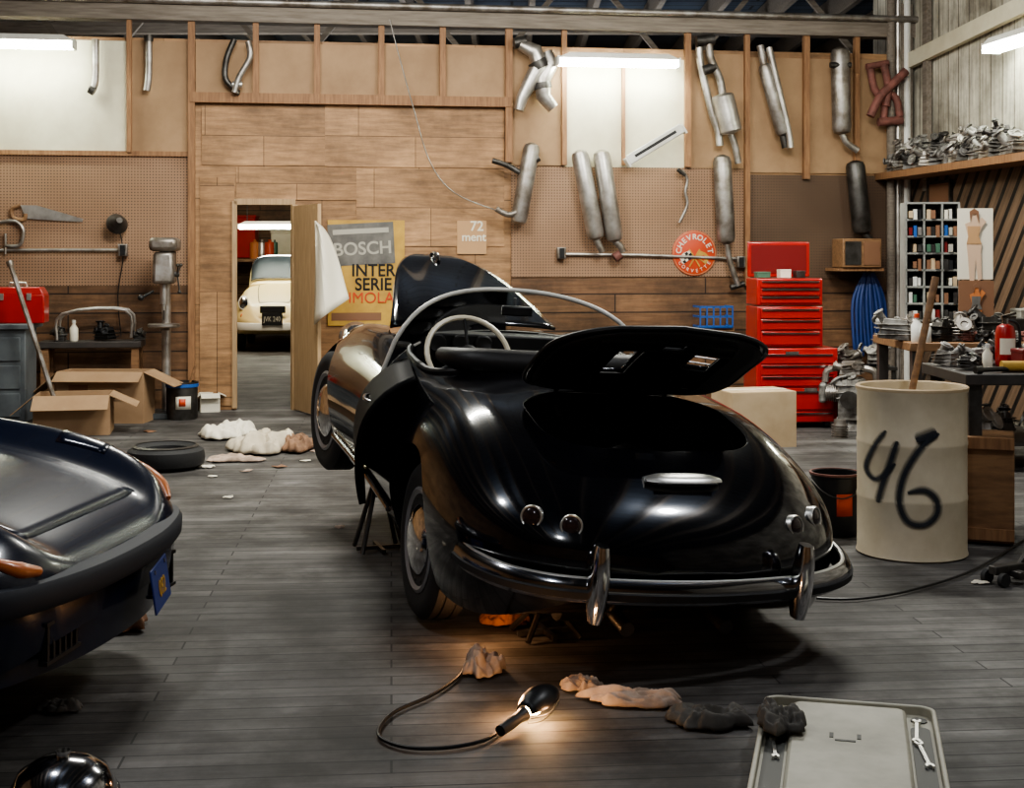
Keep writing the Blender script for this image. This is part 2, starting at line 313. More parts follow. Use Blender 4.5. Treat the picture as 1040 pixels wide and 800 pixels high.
def wheel(par,x,y,z,r,w,steer=0,cap=chrome,name='wheel'):
    sd=1 if x>0 else -1;m=ax((0,0,0),(sd,0,0))
    pr=[(r*.66,-w/2),(r*.8,-w*.56),(r*.93,-w*.5),(r,-w*.36)]
    tr=[(r,-w*.2),(r*.985,-w*.18),(r*.985,-w*.14),(r,-w*.12),(r,w*.12),(r*.985,w*.14),(r*.985,w*.18),(r,w*.2)]
    t=ob(name,MB().lathe(pr+tr+[(r,w*.36),(r*.93,w*.5),(r*.8,w*.54),(r*.66,w*.47)],m,48),rubber,par,loc=(x,y,z),rot=(0,0,steer))
    ob('rim',MB().lathe([(r*.64,w*.30),(r*.67,w*.50),(r*.63,w*.54),(r*.55,w*.42),(r*.3,w*.42)],m,36),rimg,t)
    sl=MB()
    for k in range(12):
        a=6.28318*k/12;c=m@V((r*.53*math.cos(a),r*.53*math.sin(a),w*.425));sl.ball(c,r*.035,n=6)
    ob('rim_slots',sl,satin,t)
    ob('hubcap',MB().lathe([(r*.45,w*.38),(r*.44,w*.5),(r*.36,w*.62),(r*.2,w*.70),(r*.02,w*.72)],m,32),cap,t)
    return t
YT=[-1.05*math.sin(math.pi/2*(1-i/44)) for i in range(44)]
tW=[(y,.832*max(0,1-(-y/1.055)**4)**.42) for y in YT];tC=[(y,.50+.46*max(0,1-(y/1.056)**2)**.52) for y in YT];tB=[(y,.22+.26*(-y/1.05)**5) for y in YT]
SPD=Body(tW+[(0,.832),(.6,.815),(1.2,.815),(1.8,.84),(2.1,.845),(2.4,.79),(2.65,.66),(2.82,.45),(2.88,.25)],
 tC+[(0,.96),(.35,.978),(.8,.985),(1.25,.967),(1.6,.915),(2.0,.83),(2.4,.71),(2.65,.6),(2.82,.48),(2.88,.42)],
 tB+[(0,.22),(2,.22),(2.5,.26),(2.82,.35),(2.88,.39)],
 [(-1.05,0),(-.8,.006),(-.4,.025),(0,.035),(.45,.0),(1.2,.01),(1.7,.07),(2.1,.11),(2.45,.10),(2.7,.05),(2.88,0)])
CAR=thing('convertible_car','black vintage open convertible with raised engine lid and front up on stands','car',(.295,6.0,.015),rot=(R(8),R(3.5),R(18.2)))
bod=ob('body',SPD.mesh(ysp(-1.05,2.88,110)),[black,satin],CAR)
def cutter(mb,m=None):
    for f in mb.bm.faces: f.material_index=1
    return ob('cutter',mb,m or [black,satin],CAR)
def lido(y0,y1,hw,n=24,p=3.2,pf=6.):
    o=[]
    for i in range(n+1):
        v=i/n;o.append((hw*(max(0,1-abs(2*v-1)**(p if v>.5 else pf)))**.42,y0+(y1-y0)*v))
    return o
LX=.02
LO=lido(-.0,-.69,.475);LC_=lido(-.02,-.64,.45,pf=4.);HO=[((.46-.25*i/24)*max(0,1-(i/24)**6)**.5,1.5+1.08*i/24) for i in range(25)]
HX=-.14
def pol(o,dx=0): return [(x+dx,y) for x,y in o]+[(-x+dx,y) for x,y in reversed(o) if abs(x)>1e-6]
cp=[( .62*math.copysign(abs(math.cos(t))**.55,math.cos(t)),.80+.44*math.copysign(abs(math.sin(t))**.55,math.sin(t))) for t in [6.28318*i/40 for i in range(40)]]
cs=[cutter(MB().prism(cp,1.2,MX.Translation((0,0,.42)))),cutter(MB().prism(pol(LC_,LX),1.,MX.Translation((0,0,.5)))),cutter(MB().prism(pol(HO,HX),1.,MX.Translation((0,0,.5))))]
for y in(0,2.1):
    for sx in(-1,1): cs.append(cutter(MB().cyl((sx*.5,y,.33),(sx*1.1,y,.33),.365,n=40)))
cut(bod,cs)
def panel(B,o,dx=0,n=24,dz=.004): return [[V((x*(2*j/n-1)+dx,y,B.ztop(x*(2*j/n-1)+dx,y)+dz)) for j in range(n+1)] for x,y in o]
def hinge(rows,y0,z0,ph):
    m=MX.Rotation(ph,4,'X');c=V((0,y0,z0));return [[m@(p-c) for p in r] for r in rows],c
gp=[V((x+LX,y,SPD.ztop(x+LX,y)-.006)) for x,y in LC_]+[V((-x+LX,y,SPD.ztop(-x+LX,y)-.006)) for x,y in reversed(LC_)]
ob('bay_gutter',MB().tube(gp[1:-1]+[gp[1]],.006,6),satin,CAR)
z00=SPD.ztop(0,0)
rows,c=hinge(panel(SPD,[(x*.985+.001,y) for x,y in LO],LX+.03),0,z00,R(-42))
holes=lambda i,j:(6<=i<=14 and 8<=j<=10) or (9<=i<=15 and 17<=j<=19) or (16<=i<=17 and 12<=j<=14)
lid=ob('engine_lid',MB().grid(rows,skip=holes),black,CAR,loc=c+V((0,-.01,.004)),sol=.010)
rin,_=hinge(panel(SPD,[(x*.93+.001,y*.97-.01) for x,y in LO],LX+.03,dz=-.020),0,z00,R(-42))
ob('inner_panel',MB().grid(rin,skip=holes),under,lid,sol=.008)
fr=MB()
for r in(4,16,20): fr.tube([rin[r][j]+V((0,0.01,-.008)) for j in range(3,22)],.013,6)
for j in(3,7,12,16,21): fr.tube([rin[i][j]+V((0,.01,-.008)) for i in range(3,21)],.012,6)
ob('lid_ribs',fr,under,lid)
fr=MB()
for i in(8,10,12,14):fr.tube([rows[i][j] for j in range(17,21)],.004,6)
ob('lid_grille',fr,chrome,lid)
ed=MB();ed.tube([rows[i][0]-V((0,0,.004)) for i in range(2,24)]+[rows[24][12]-V((0,0,.004))]+[rows[i][24]-V((0,0,.004)) for i in range(23,1,-1)],.010,6);ob('lid_edge',ed,satin,lid)
for sx in(-.25,.25): ob('lid_hinge',MB().tube([(LX+sx,-.12,.86),(LX+sx,-.02,.93),(LX+sx,-.06,.99)],.012,6),dsteel,CAR)
rows,c=hinge(panel(SPD,[(x*.98+.001,y) for x,y in HO],HX),1.5,SPD.ztop(0,1.5),R(26.5))
hd=ob('front_hood',MB().grid(rows),black,CAR,loc=c+V((0,0,.02)),sol=.016)
e=rows[21][12];ob('hood_handle',MB().tube([e+V((0,-.1,.0)),e+V((0,-.06,.03)),e+V((0,.05,.03)),e+V((0,.08,0))],.012,8,3),chrome,hd)
en=MB().lathe([(.05,0),(.16,.01),(.19,.05),(.19,.16),(.1,.2)],ax((LX,-.42,.60),(0,1,.1)),28)
ob('fan_shroud',en,satin,CAR);ob('fan_pulley',MB().lathe([(.07,0),(.06,.012),(.07,.024)],ax((LX,-.46,.60),(0,1,.1)),20),dsteel,CAR)
for s_ in(-1,1): ob('carburettor',MB().cyl((LX+s_*.28,-.36,.52),(LX+s_*.28,-.36,.66),.045).lathe([(.075,0),(.08,.02),(.08,.05),(.03,.06)],MX.Translation((LX+s_*.28,-.36,.66)),18),satin,CAR)
# windscreen
N=36;bs=[];tp=[]
for i in range(N+1):
    q=2*i/N-1;x=.66*q-.095;y=1.28-.32*q*q;bs.append(V((x,y,SPD.ztop(x,y)-.005)))
for i in range(N+1):
    q=2*i/N-1;k=max(0,1-abs(q)**3.4)**.5;b=bs[i];tp.append(V(((b.x+.06)*(1-.05*k)-.06,b.y-.16*k,b.z+(1.19-.045*q*q-b.z)*k+.008)))
ob('windscreen_glass',MB().grid([[bs[i].lerp(tp[i],j/6) for i in range(N+1)] for j in range(7)]),glass,CAR)
ob('windscreen_frame',MB().tube(tp,.011,10).tube(bs,.007,8),silver,CAR)
ob('rear_mirror',MB().box((-.06,1.08,1.10),(.16,.03,.05)).cyl((-.06,1.10,1.10),(-.06,1.13,1.16),.008),black_plastic,CAR,bev=.01)
da=MB().box((0,1.2,.89),(1.14,.12,.14))
for s_ in(-.44,-.32,-.20): da.lathe([(.05,0),(.05,.02),(.04,.02)],ax((s_,1.14,.91),(0,-1,.1)),16)
ob('dashboard',da,leather,CAR,bev=.02)
c=V((-.36,.84,.915));tl=MX.Rotation(R(50),3,'X');rp=[c+tl@V((.205*math.cos(t),.205*math.sin(t),0)) for t in [6.28318*i/36 for i in range(37)]]
st=ob('steering_wheel',MB().tube(rp,.013,8),ivory,CAR)
sp=MB()
for t in(R(90),R(210),R(330)): sp.tube([c,c+tl@V((.2*math.cos(t),.2*math.sin(t),0))],.008,6)
sp.lathe([(.045,-.01),(.045,.02),(.02,.03)],ax(c,tl@V((0,0,1))),16).cyl(c,c+V((0,.3,-.1)),.02)
ob('spokes',sp,satin,st)
for sx in(-.32,.32):
    s_=ob('seat',MB().box((sx,.72,.56),(.44,.46,.14)),leather,CAR,bev=.05)
    rws=[[V((sx+.22*math.copysign(abs(math.cos(t))**.6,math.cos(t))*(1-.25*(k/8)**2),.50-.10*k/8+.05*math.sin(t)+.03*(abs(math.cos(t))),.55+.46*k/8)) for t in [6.28318*i/24 for i in range(24)]] for k in range(9)]
    ob('seat_back',MB().grid(rws,cv=True,caps=True),leather,s_,bev=.02)
rim=MB();i0=[i for i,(x,y) in enumerate(cp) if y<1.1]
lst=sorted(i0,key=lambda i:math.atan2(cp[i][0],-(cp[i][1]-.8)))
rim.tube([V((cp[i][0],cp[i][1],SPD.ztop(*cp[i])+.006)) for i in lst],.016,8)
ob('cockpit_padding',rim,leather,CAR)
ob('folded_top',MB().tube([(-.56,.60,.96),(-.46,.38,.985),(0,.27,1.0),(.46,.38,.985),(.56,.60,.96)],[.035,.055,.06,.055,.035],12,5),leather,CAR)
# door
DY=1.06
hx=SPD.xs(.6,DY);dr=[]
for i in range(13):
    r=[]
    for j in range(15):
        f=j/14;z=.31+(.885-.31)*f;y=DY-.20*f-(.64-.20*f)*i/12
        r.append(V((-SPD.xs(z,y)-.012+hx,y-DY,z)))
    dr.append(r)
do=ob('door',MB().grid(dr),doorM,CAR,loc=(-hx,DY,0),rot=(0,0,R(-10)),sol=.03)
ob('door_handle',MB().tube([(hx-SPD.xs(.74,.55)-.02,-.51,.74),(hx-SPD.xs(.74,.55)-.045,-.47,.74),(hx-SPD.xs(.74,.55)-.045,-.39,.74),(hx-SPD.xs(.74,.6)-.02,-.36,.74)],.009,8,3),dchrome,do)
for sx in(-1,1):
    ob('sill_trim',MB().tube([V((sx*(SPD.xs(.29,y)+.012),y,.29)) for y in [.42+.06*i for i in range(22)]],.014,8),dchrome,CAR)
    for x,z in((.45,.66),(.575,.67)):
        y=SPD.yrear(x,z);yb=SPD.yrear(x+.02,z);ya=SPD.yrear(x-.02,z);n=V(((yb-ya)/.04,-1,.35)).normalized();n.x*=sx
        m=ax(V((sx*x,y,z))-n*.027,n)
        t=ob('tail_lamp',MB().ring([(.042,0),(.042,.034),(.039,.040),(.034,.038),(.034,.0)],m,28),framec,CAR)
        ob('lens',MB().lathe([(.035,.032),(.031,.038),(.017,.043),(.003,.044)],m,24),redlens,t)
    rws=[];yb=-1.09
    for k in range(15):
        t=k/14;z=.375+.275*t;w=.034*math.sin(math.pi*(.12+.76*t))**.45;dpt=.05*math.sin(math.pi*(.1+.8*t))**.6
        rws.append([V((sx*.40+w*math.cos(a),yb+dpt*math.sin(a)*.9-(.02 if math.sin(a)<0 else 0),z)) for a in [6.28318*i/14 for i in range(14)]])
    ob('overrider',MB().grid(rws,cv=True,caps=True),chrome,CAR)
    h=ob('head_lamp',MB().lathe([(.095,-.08),(.1,.02),(.09,.035)],ax((sx*.56,2.48,.66),(0,1,.1)),28),chrome,CAR);ob('lens',MB().lathe([(.088,.03),(.06,.055),(.005,.062)],ax((sx*.56,2.48,.66),(0,1,.1)),28),glass,h)
bpth=smooth([(.785,-.60,.475),(.75,-.78,.475),(.65,-.94,.475),(.42,-1.05,.475),(0,-1.10,.475),(-.42,-1.05,.475),(-.64,-.94,.475),(-.74,-.78,.475),(-.765,-.66,.475)],6)
bpr=[(0,-.045),(-.02,-.043),(-.034,-.022),(-.038,.003),(-.031,.027),(-.014,.041),(0,.040),(-.010,0)]
ob('rear_bumper',MB().sweep(bpth,bpr),bchrome,CAR)
ob('bumper_strip',MB().sweep(bpth,[(-.034,-.026),(-.045,-.022),(-.045,.002),(-.037,.006)]),rubber,CAR)
ob('bumper_bead',MB().tube([p+V((0,0,.036)) for p in bpth],.009,8),framec,CAR)
zl=.80;yl=SPD.yrear(.12,zl);px_=.02
rws=[[V((px_-.155+.31*i/16,yl-.02+.05*math.cos(a)*max(.2,1-abs(i/8-1)**3)**.5,zl+.022*math.sin(a)*max(.15,1-abs(i/8-1)**4)**.5)) for a in [6.28318*k/12 for k in range(12)]] for i in range(17)]
pl=ob('plate_lamp',MB().grid(rws,cv=True,caps=True),framec,CAR);ob('lamp_slot',MB().box((px_,yl-.066,zl-.003),(.24,.016,.009)),satin,pl,bev=.003)
ex=MB()
for sx in(-.2,.2): ex.tube([(sx,-.6,.3),(sx,-.95,.28)],.028,10)
ex.tube([(-.4,-.62,.28),(-.36,-.62,.28),(.36,-.62,.28),(.4,-.62,.28)],[.02,.09,.09,.02],14);ex.box((0,-.2,.3),(.5,.6,.2)).cyl((-.65,0,.33),(.65,0,.36),.04)
ob('underbody_exhaust',ex,dsteel,CAR)
us=MB().tube([(-.56,-.05,.24),(-.4,-.25,.22),(-.2,-.3,.24)],.04,10,4).box((-.44,-.12,.2),(.2,.2,.08)).cyl((-.5,-.2,.2),(-.5,-.05,.42),.03)
ob('glow_tinted_suspension',us,glowor,CAR)  # added shape, coloured orange to carry the lamp glow
wheel(CAR,-.675,0,.295,.325,.16);wheel(CAR,.675,0,.355,.325,.16)
for sx in(-1,1): wheel(CAR,sx*.70,2.1,.32,.33,.16,steer=R(5))
def jack(p,h,label):
    t=thing('jack_stand',label,'jack stand',(p[0],p[1],0),.3,group='jack stands under the convertible')
    for sx in(-1,1):
        for sy in(-1,1): ob('leg',MB().tube([(sx*.11,sy*.11,.012),(sx*.025,sy*.025,h*.75)],.012,6),dsteel,t)
    ob('foot_brace',MB().box((0,0,.02),(.24,.02,.02)).box((0,0,.02),(.02,.24,.02)),dsteel,t);ob('saddle',MB().cyl((0,0,h*.6),(0,0,h-.02),.02).box((0,0,h-.01),(.1,.06,.02)),dsteel,t)
bpy.context.view_layer.update()
for x,y,zz,lb in((-.6,1.45,.215,'dark steel jack stand under the open left side of the convertible'),(.6,1.45,.215,'dark steel jack stand under the far right side of the convertible'),(-.3,-.35,.19,'low dark jack stand under the tail near the rear tyre')):
    p=CAR.matrix_world@V((x,y,zz));jack(p,p.z,lb)
# dark blue car nose at left
BL=Body([(-2.6,.84),(-1.2,.84),(-.6,.83),(-.3,.80),(-.12,.74),(-.03,.60),(0,.48)],[(-2.6,.97),(-1.2,.88),(-.6,.78),(-.3,.70),(-.12,.63),(-.03,.575),(0,.54)],[(-2.6,.2),(-1,.2),(-.4,.24),(-.1,.28),(0,.34)],
  [(-2.6,.05),(-1.2,.08),(-.6,.11),(-.3,.115),(-.12,.08),(-.03,.02),(0,0)],e1=.36,e2=.42,k=.60,bq=.80,bw=.15)
LC=thing('coupe_car','dark blue wedge nosed sports car cut off by the left edge','car',(-1.35,4.75,0),R(-97))
lb=ob('body',BL.mesh(ysp(-2.6,0,40)),[navy,satin],LC)
cs=[]
for sx in(-1,1):
    c=MB().cyl((sx*.55,-.95,.3),(sx*1.1,-.95,.3),.34,n=36)
    for f in c.bm.faces:f.material_index=1
    cs.append(ob('cutter',c,[navy,satin],LC))
cut(lb,cs)
ho=[(.44,.13),(.46,.3),(.47,.6),(.47,1.3),(.46,1.9)]
ob('hood_panel',MB().grid([[V((x*(2*j/20-1),y,BL.ztop(x*(2*j/20-1),y)+.001)) for j in range(21)] for x,y in [(cub([(b,a) for a,b in ho],k),-k) for k in [.13+.06*i for i in range(30)]]]),navy,LC,sol=.003)
for sx in(-1,1): ob('lamp_cover',MB().grid([[V((sx*(.56+.17*i/6),-.30-.20*j/6,BL.ztop(sx*(.56+.17*i/6),-.30-.20*j/6)+.001)) for j in range(7)] for i in range(7)]),navy,LC,sol=.003)
npth=smooth([(-.84,-.62,.505),(-.81,-.30,.505),(-.71,-.09,.50),(-.38,.015,.495),(0,.045,.495),(.38,.015,.495),(.71,-.09,.50),(.81,-.30,.505),(.84,-.62,.505)],6)
ob('front_bumper',MB().sweep(npth,[(.03,-.048),(-.018,-.046),(-.032,-.028),(-.034,.020),(-.022,.040),(.03,.050)]),navyb,LC)
vl=smooth([(-.8,-.35,.34),(-.68,-.14,.34),(-.36,-.03,.34),(0,0,.34),(.36,-.03,.34),(.68,-.14,.34),(.8,-.35,.34)],6)
ob('front_valance',MB().sweep(vl,[(.02,-.11),(-.0,-.11),(-.012,.12),(.02,.12)]),navy,LC)
for x in(-.42,.42):
    gm=MB().box((x,-.02,.40),(.24,.03,.012)).box((x,-.02,.28),(.24,.03,.012))
    for k in range(6): gm.box((x-.1+.04*k,-.025,.34),(.014,.03,.115))
    ob('grille_slots',gm,satin,LC)
ob('signal_lamp',MB().tube([(x,y,BL.ztop(x,y)-.002) for x,y in((-.60,-.06),(-.66,-.11),(-.70,-.19),(-.715,-.30),(-.72,-.38))],[.012,.026,.027,.024,.012],10,4),amber,LC)
ob('signal_lamp',MB().tube([(x,y,BL.ztop(x,y)-.002) for x,y in((.54,-.03),(.61,-.06),(.67,-.105))],[.014,.026,.016],10,4),amber,LC)
lp=ob('licence_plate',MB().box((0,0,0),(.31,.008,.155)),plateM,LC,loc=(-.19,.07,.36),rot=(R(-8),0,R(192)),bev=.004)
txt('plate_digits','092',.085,yell,lp,(0,-.006,-.012));ob('plate_bolt',MB().cyl((-.1,-.008,.06),(-.1,-.002,.06),.008).cyl((.1,-.008,.06),(.1,-.002,.06),.008),dchrome,lp)
for sx in(-1,1): wheel(LC,sx*.7,-.95,.3,.3,.18)
# cream coupe beyond the doorway
WC=thing('vintage_coupe','cream rounded vintage coupe seen through the doorway','car',(-4.06,24.4,0),R(186));WC.scale=(.80,.9,1.14)
ob('body',SPD.mesh(ysp(-1.05,2.88,50),40),cream,WC)
cab=[]
for i in range(25):
    t=i/24;y=-.55+2.0*t;hh=cub([(0,0.02),(.15,.2),(.35,.32),(.66,.36),(.82,.27),(1,.0)],t);w=cub([(0,.45),(.2,.58),(.5,.62),(.8,.62),(1,.6)],t)
    zb=SPD.ztop(0,y)-.1;cab.append([V((w*math.copysign(abs(math.cos(a))**.55,math.cos(a)),y,zb+(hh+.1)*abs(math.sin(a))**.5)) for a in [math.pi*k/24 for k in range(25)]])
ob('roof',MB().grid(cab,caps=True),cream,WC)
def wsp(s,off):
    rws=[]
    for i in range(9):
        k=17.2+i*.76;i0=int(k);f=k-i0;i1=min(i0+1,24);rws.append([cab[i0][j].lerp(cab[i1][j],f)+V((0,off,off)) for j in range(s,25-s)])
    return rws
ob('windscreen',MB().grid(wsp(4,.02)),dglass,WC)
ob('windscreen_trim',MB().tube([p for p in wsp(4,.02)[0]],.014,6).tube([p for p in wsp(4,.02)[-1]],.014,6),dchrome,WC)
ob('bonnet_seam',MB().tube([V((sx*(.30+.08*k),1.5+.95*(1-k)**.5,SPD.ztop(.30+.08*k,1.5+.95*(1-k)**.5)+.004)) for sx,k in [(-1,i/8) for i in range(8,-1,-1)]+[(1,i/8) for i in range(9)]],.007,6),satin,WC)
ob('nose_grille',MB().box((0,2.87,.60),(.5,.03,.10)),satin,WC,bev=.01)
for sx in(-1,1):
    h=ob('head_lamp',MB().lathe([(.10,-.1),(.105,.02),(.095,.035)],ax((sx*.6,2.54,.68),(0,1,.1)),24),silver,WC);ob('lens',MB().lathe([(.09,.03),(.06,.055),(.005,.065)],ax((sx*.6,2.54,.68),(0,1,.1)),24),dchrome,h)
    ob('signal_lamp',MB().ball((sx*.62,2.62,.5),.04,(1,.8,1)),amber,WC);wheel(WC,sx*.69,2.1,.33,.33,.15);wheel(WC,sx*.69,0,.33,.33,.15)
fb=smooth([(-.78,2.45,.36),(-.66,2.75,.36),(-.36,2.92,.36),(0,2.96,.36),(.36,2.92,.36),(.66,2.75,.36),(.78,2.45,.36)],5)
ob('front_bumper',MB().sweep(fb,[(.02,-.05),(-.03,-.045),(-.045,0),(-.03,.05),(.02,.055)]),silver,WC)
lp=ob('licence_plate',MB().box((0,0,0),(.40,.01,.17)),black_plastic,WC,loc=(0,3.02,.47),rot=(0,0,R(180)));txt('plate_digits','JVK 240',.10,greyl,lp,(0,-.008,0))
for (px,py),Y,w,h,m,lbl in [((247,262),27.3,.55,.8,red,'red machine cabinet in the far room behind the cream coupe'),((287,262),27.4,.4,.5,offw,'pale cardboard carton on the far room shelf')]:
    p=at(px,py,Y);t=thing('storage_box',lbl,'box',p);ob('box_body',MB().box((0,0,h/2),(w,.4,h)),m,t,bev=.02);ob('box_lid',MB().box((0,0,h+.02),(w+.03,.43,.05)),m,t,bev=.01)
p=at(268,262.6,27.3);t=thing('wall_shelf','long wooden shelf on the far room wall','shelf',(p.x,p.y,p.z-.03))
ob('shelf_board',MB().box((0,0,0),(4,.9,.06)),wood,t)
for x in(-1.5,0,1.5): ob('bracket',MB().box((x,.2,-.2),(.05,.4,.4)),dsteel,t)
for px,r,m,l in((259,.10,orange,'orange tin can on the far room shelf'),(266,.09,alu,'silver tin can on the far room shelf'),(274,.11,redp,'red round tin on the far room shelf'),(279,.06,greenp,'green tin can on the far room shelf')):
    p=at(px,262.5,27.1);solo('tin_can',MB().lathe([(r,0),(r,.3),(r*.9,.32),(r*.3,.33),(r*.3,.37)],n=16),m,l,'can',p,group='tins on the far room shelf')
# ---------------------------------------------------------------- fluorescent fixtures
def fluo(loc,rz,L,label,tilt=0,hang=0):
    t=thing('fluorescent_lamp',label,'ceiling light',loc,rot=(0,tilt,rz),group='fluorescent lamps')
    ob('housing',MB().box((0,.02,.075),(L+.06,.2,.06),tp=.8),white,t,bev=.01)
    for y in(-.04,.06): ob('tube',MB().cyl((-L/2,y,.01),(L/2,y,.01),.034),tubeM,t)
    for s_ in(-1,1):
        ob('end_cap',MB().box((s_*(L/2+.015),.015,.02),(.02,.18,.09)),white,t)
        if hang: ob('hanging_rod',MB().cyl((s_*L*.4,.02,.1),(s_*L*.4,.02,hang),.008),dsteel,t)
p=pw(BW,628,65,.28);fluo(p,A,1.22,'lit fluorescent lamp over the pale middle wall panel')
p=pw(BW,18,46,.4);fluo(p,A,1.0,'lit fluorescent lamp at the far left over the pale panel')
p=pw(RW,1034,43,.25);fluo(p,RW[1],1.0,'lit fluorescent lamp on the right side wall')
p=at(280,231,23);fluo(p,0,1.2,'lit fluorescent lamp in the far room seen through the doorway',hang=4.81-p.z)
p=pw(BW,666,149,.2);t=thing('lamp_trough','unlit white lamp trough hanging tilted on the wall between mufflers','light fixture',p,rot=(0,R(-31),A))
ob('trough',MB().box((0,0,0),(.66,.1,.05)).box((0,-.05,.03),(.66,.012,.1)),white,t,bev=.006);ob('slot',MB().box((0,-.058,.03),(.5,.004,.03)),satin,t)
for s_ in(-1,1): ob('end_cap',MB().box((s_*.34,0,.01),(.02,.12,.1)),white,t)
# ---------------------------------------------------------------- exhausts
def pipes(name,label,parts,cat='exhaust'):
    an=pw(BW,parts[0][2][0][0],parts[0][2][0][1],parts[0][4]+.03);t=thing(name,label,cat,an)
    for pn,m,pts,r,d in parts:
        P=[pw(BW,x,y,d+.03)-an for x,y in pts];ob(pn,MB().tube(P,r,16,4 if not(isinstance(r,list) and len(r)==len(pts) and len(r)>4) else 0),m,t)
    return t
cap=lambda r:[.3*r,.85*r,r,r,r,.85*r,.3*r]
def can(a,b):
    a=V(a+(0,));b=V(b+(0,));return [tuple((a+(b-a)*k)[:2]) for k in(0,.03,.08,.5,.92,.97,1)]
pipes('exhaust_pipe','straight grey pipe with hooked foot on the pale left panel',[('pipe',alu2,[(97,40),(97,70),(96,86),(92,92)],.035,.08),('flange',dsteel,[(91,90),(96,93)],.045,.08)])
pipes('exhaust_pipe','straight grey pipe hung between the two leftmost studs',[('pipe',alu2,[(151,38),(151,75),(149,92)],.035,.08),('hanger',dsteel,[(151,36),(151,42)],.045,.08)])
pipes('exhaust_pipe','pair of bent black pipes beside the third stud',[('pipe',dsteel,[(238,40),(230,60),(229,80),(240,92),(240,95)],.03,.08),('pipe',alu2,[(252,42),(254,58),(243,78),(238,94)],.03,.14),('clamp',alu,[(236,86),(246,86)],.035,.12)])
pipes('exhaust_header','fat twisted silver headers left of the middle fluorescent lamp',[('pipe',alu,[(528,45),(543,52),(548,66),(538,84),(530,100),(527,112)],[.06,.085,.09,.075,.06,.05],.14),('pipe',alu,[(556,52),(560,64),(551,80),(552,98),(562,110)],[.05,.08,.09,.08,.06],.12),('flange',dsteel,[(522,44),(534,42)],.06,.14),('joint_band',dsteel,[(545,62),(549,70)],.098,.14),('joint_band',dsteel,[(550,84),(551,90)],.098,.12)])
pipes('muffler','long silver twin pipe system with round can, right of the middle lamp',[('can',alu,can((733,95),(743,136)),cap(.12),.16),('pipe',alu,[(710,42),(711,62),(717,90),(724,118),(729,132),(731,148)],.04,.1),('pipe',alu2,[(720,42),(722,60),(731,80),(734,97)],.04,.14),('pipe',alu2,[(741,134),(746,146),(750,166)],.035,.14),('flange',dsteel,[(714,72),(726,68)],.05,.14),('flange',dsteel,[(707,42),(725,40)],.06,.14)])
pipes('muffler','slanting grey exhaust with two pipes and dark tips between studs',[('can',alu2,can((776,64),(796,138)),cap(.075),.14),('pipe',alu2,[(772,46),(776,66)],.04,.14),('pipe',alu,[(781,48),(786,70),(800,130),(803,150)],.035,.18),('tip',dsteel,[(795,136),(798,150)],.04,.12)])
pipes('muffler','long upright muffler with angled tail pipe under the top beam',[('can',alu2,can((853,48),(855,137)),cap(.10),.14),('pipe',alu,[(855,136),(860,145),(871,153)],.035,.14),('clamp',dsteel,[(843,66),(864,66)],.03,.2)])
pipes('exhaust_manifold','rusty red branched manifold at the right end of the wall',[('branch',rust,[(884,70),(888,90),(898,105),(897,122)],.04,.14),('branch',rust,[(898,66),(902,88),(900,108)],.04,.18),('branch',rust,[(884,118),(894,98),(908,84),(920,72)],.045,.2),('branch',rust,[(914,118),(910,100),(898,92)],.04,.16),('flange',rust,[(880,68),(902,64)],.035,.14),('flange',rust,[(892,124),(916,122)],.045,.16)])
pipes('muffler','short muffler with side pipes left of the twin mufflers',[('can',alu2,can((541,145),(526,228)),cap(.085),.14),('pipe',dsteel,[(500,163),(515,168),(536,180)],.028,.14),('pipe',alu2,[(504,212),(516,218),(528,214)],.03,.18),('tip',dsteel,[(535,168),(547,160)],.04,.16)])
pipes('muffler','left one of the twin slanting silver mufflers',[('can',alu,can((588,152),(606,244)),cap(.09),.14),('pipe',alu2,[(604,240),(609,250),(612,256)],.035,.14)])
pipes('muffler','right one of the twin slanting silver mufflers',[('can',alu,can((610,152),(625,246)),cap(.09),.14),('pipe',alu2,[(624,244),(630,250),(633,256)],.035,.14),('tip',rust,[(624,262),(630,258)],.05,.1)])
pipes('hanger_pipe','thin S shaped black pipe between mufflers below the tilted trough',[('pipe',alu2,[(692,172),(698,182),(696,195),(698,208),(690,226)],.016,.08),('hook',dsteel,[(688,172),(696,178)],.02,.08)])
pipes('muffler','upright muffler with long tail pipe above the red round sign',[('can',alu2,can((733,157),(738,248)),cap(.095),.14),('pipe',alu2,[(738,247),(742,268),(750,290)],.03,.14),('flange',dsteel,[(742,292),(756,288)],.03,.12)])
pipes('muffler','dark upright muffler on the dark pegboard near the corner',[('can',dsteel,can((868,163),(876,238)),cap(.10),.14),('pipe',dsteel,[(876,236),(884,243)],.035,.14)])
# ---------------------------------------------------------------- wall clutter
def wthing(name,label,cat,px,py,d,group=None,fr=BW): return thing(name,label,cat,pw(fr,px,py,d),fr[1],group)
t=wthing('round_sign','round red enamel sign with crossed flags and white lettering','sign',705,257,.026)
X9=MX.Rotation(R(90),4,'X')
ob('disc',MB().lathe([(.235,0),(.235,.008),(.228,.012)],X9,48),redp,t);ob('rim',MB().ring([(.228,.010),(.228,.015),(.222,.015),(.222,.010)],X9,48),palet,t)
for i,ch in enumerate('CHEVROLET'):
    a=R(82-164*i/8);txt('letter',ch,.08,paper,t,(-.168*math.sin(a),-.016,.168*math.cos(a)),rot=(R(90),-a,0),off=.0015)
for i,ch in enumerate('CORVETTE'):
    a=R(-56+112*i/7);txt('letter',ch,.05,paper,t,(.185*math.sin(a),-.016,-.185*math.cos(a)),rot=(R(90),-a,0))
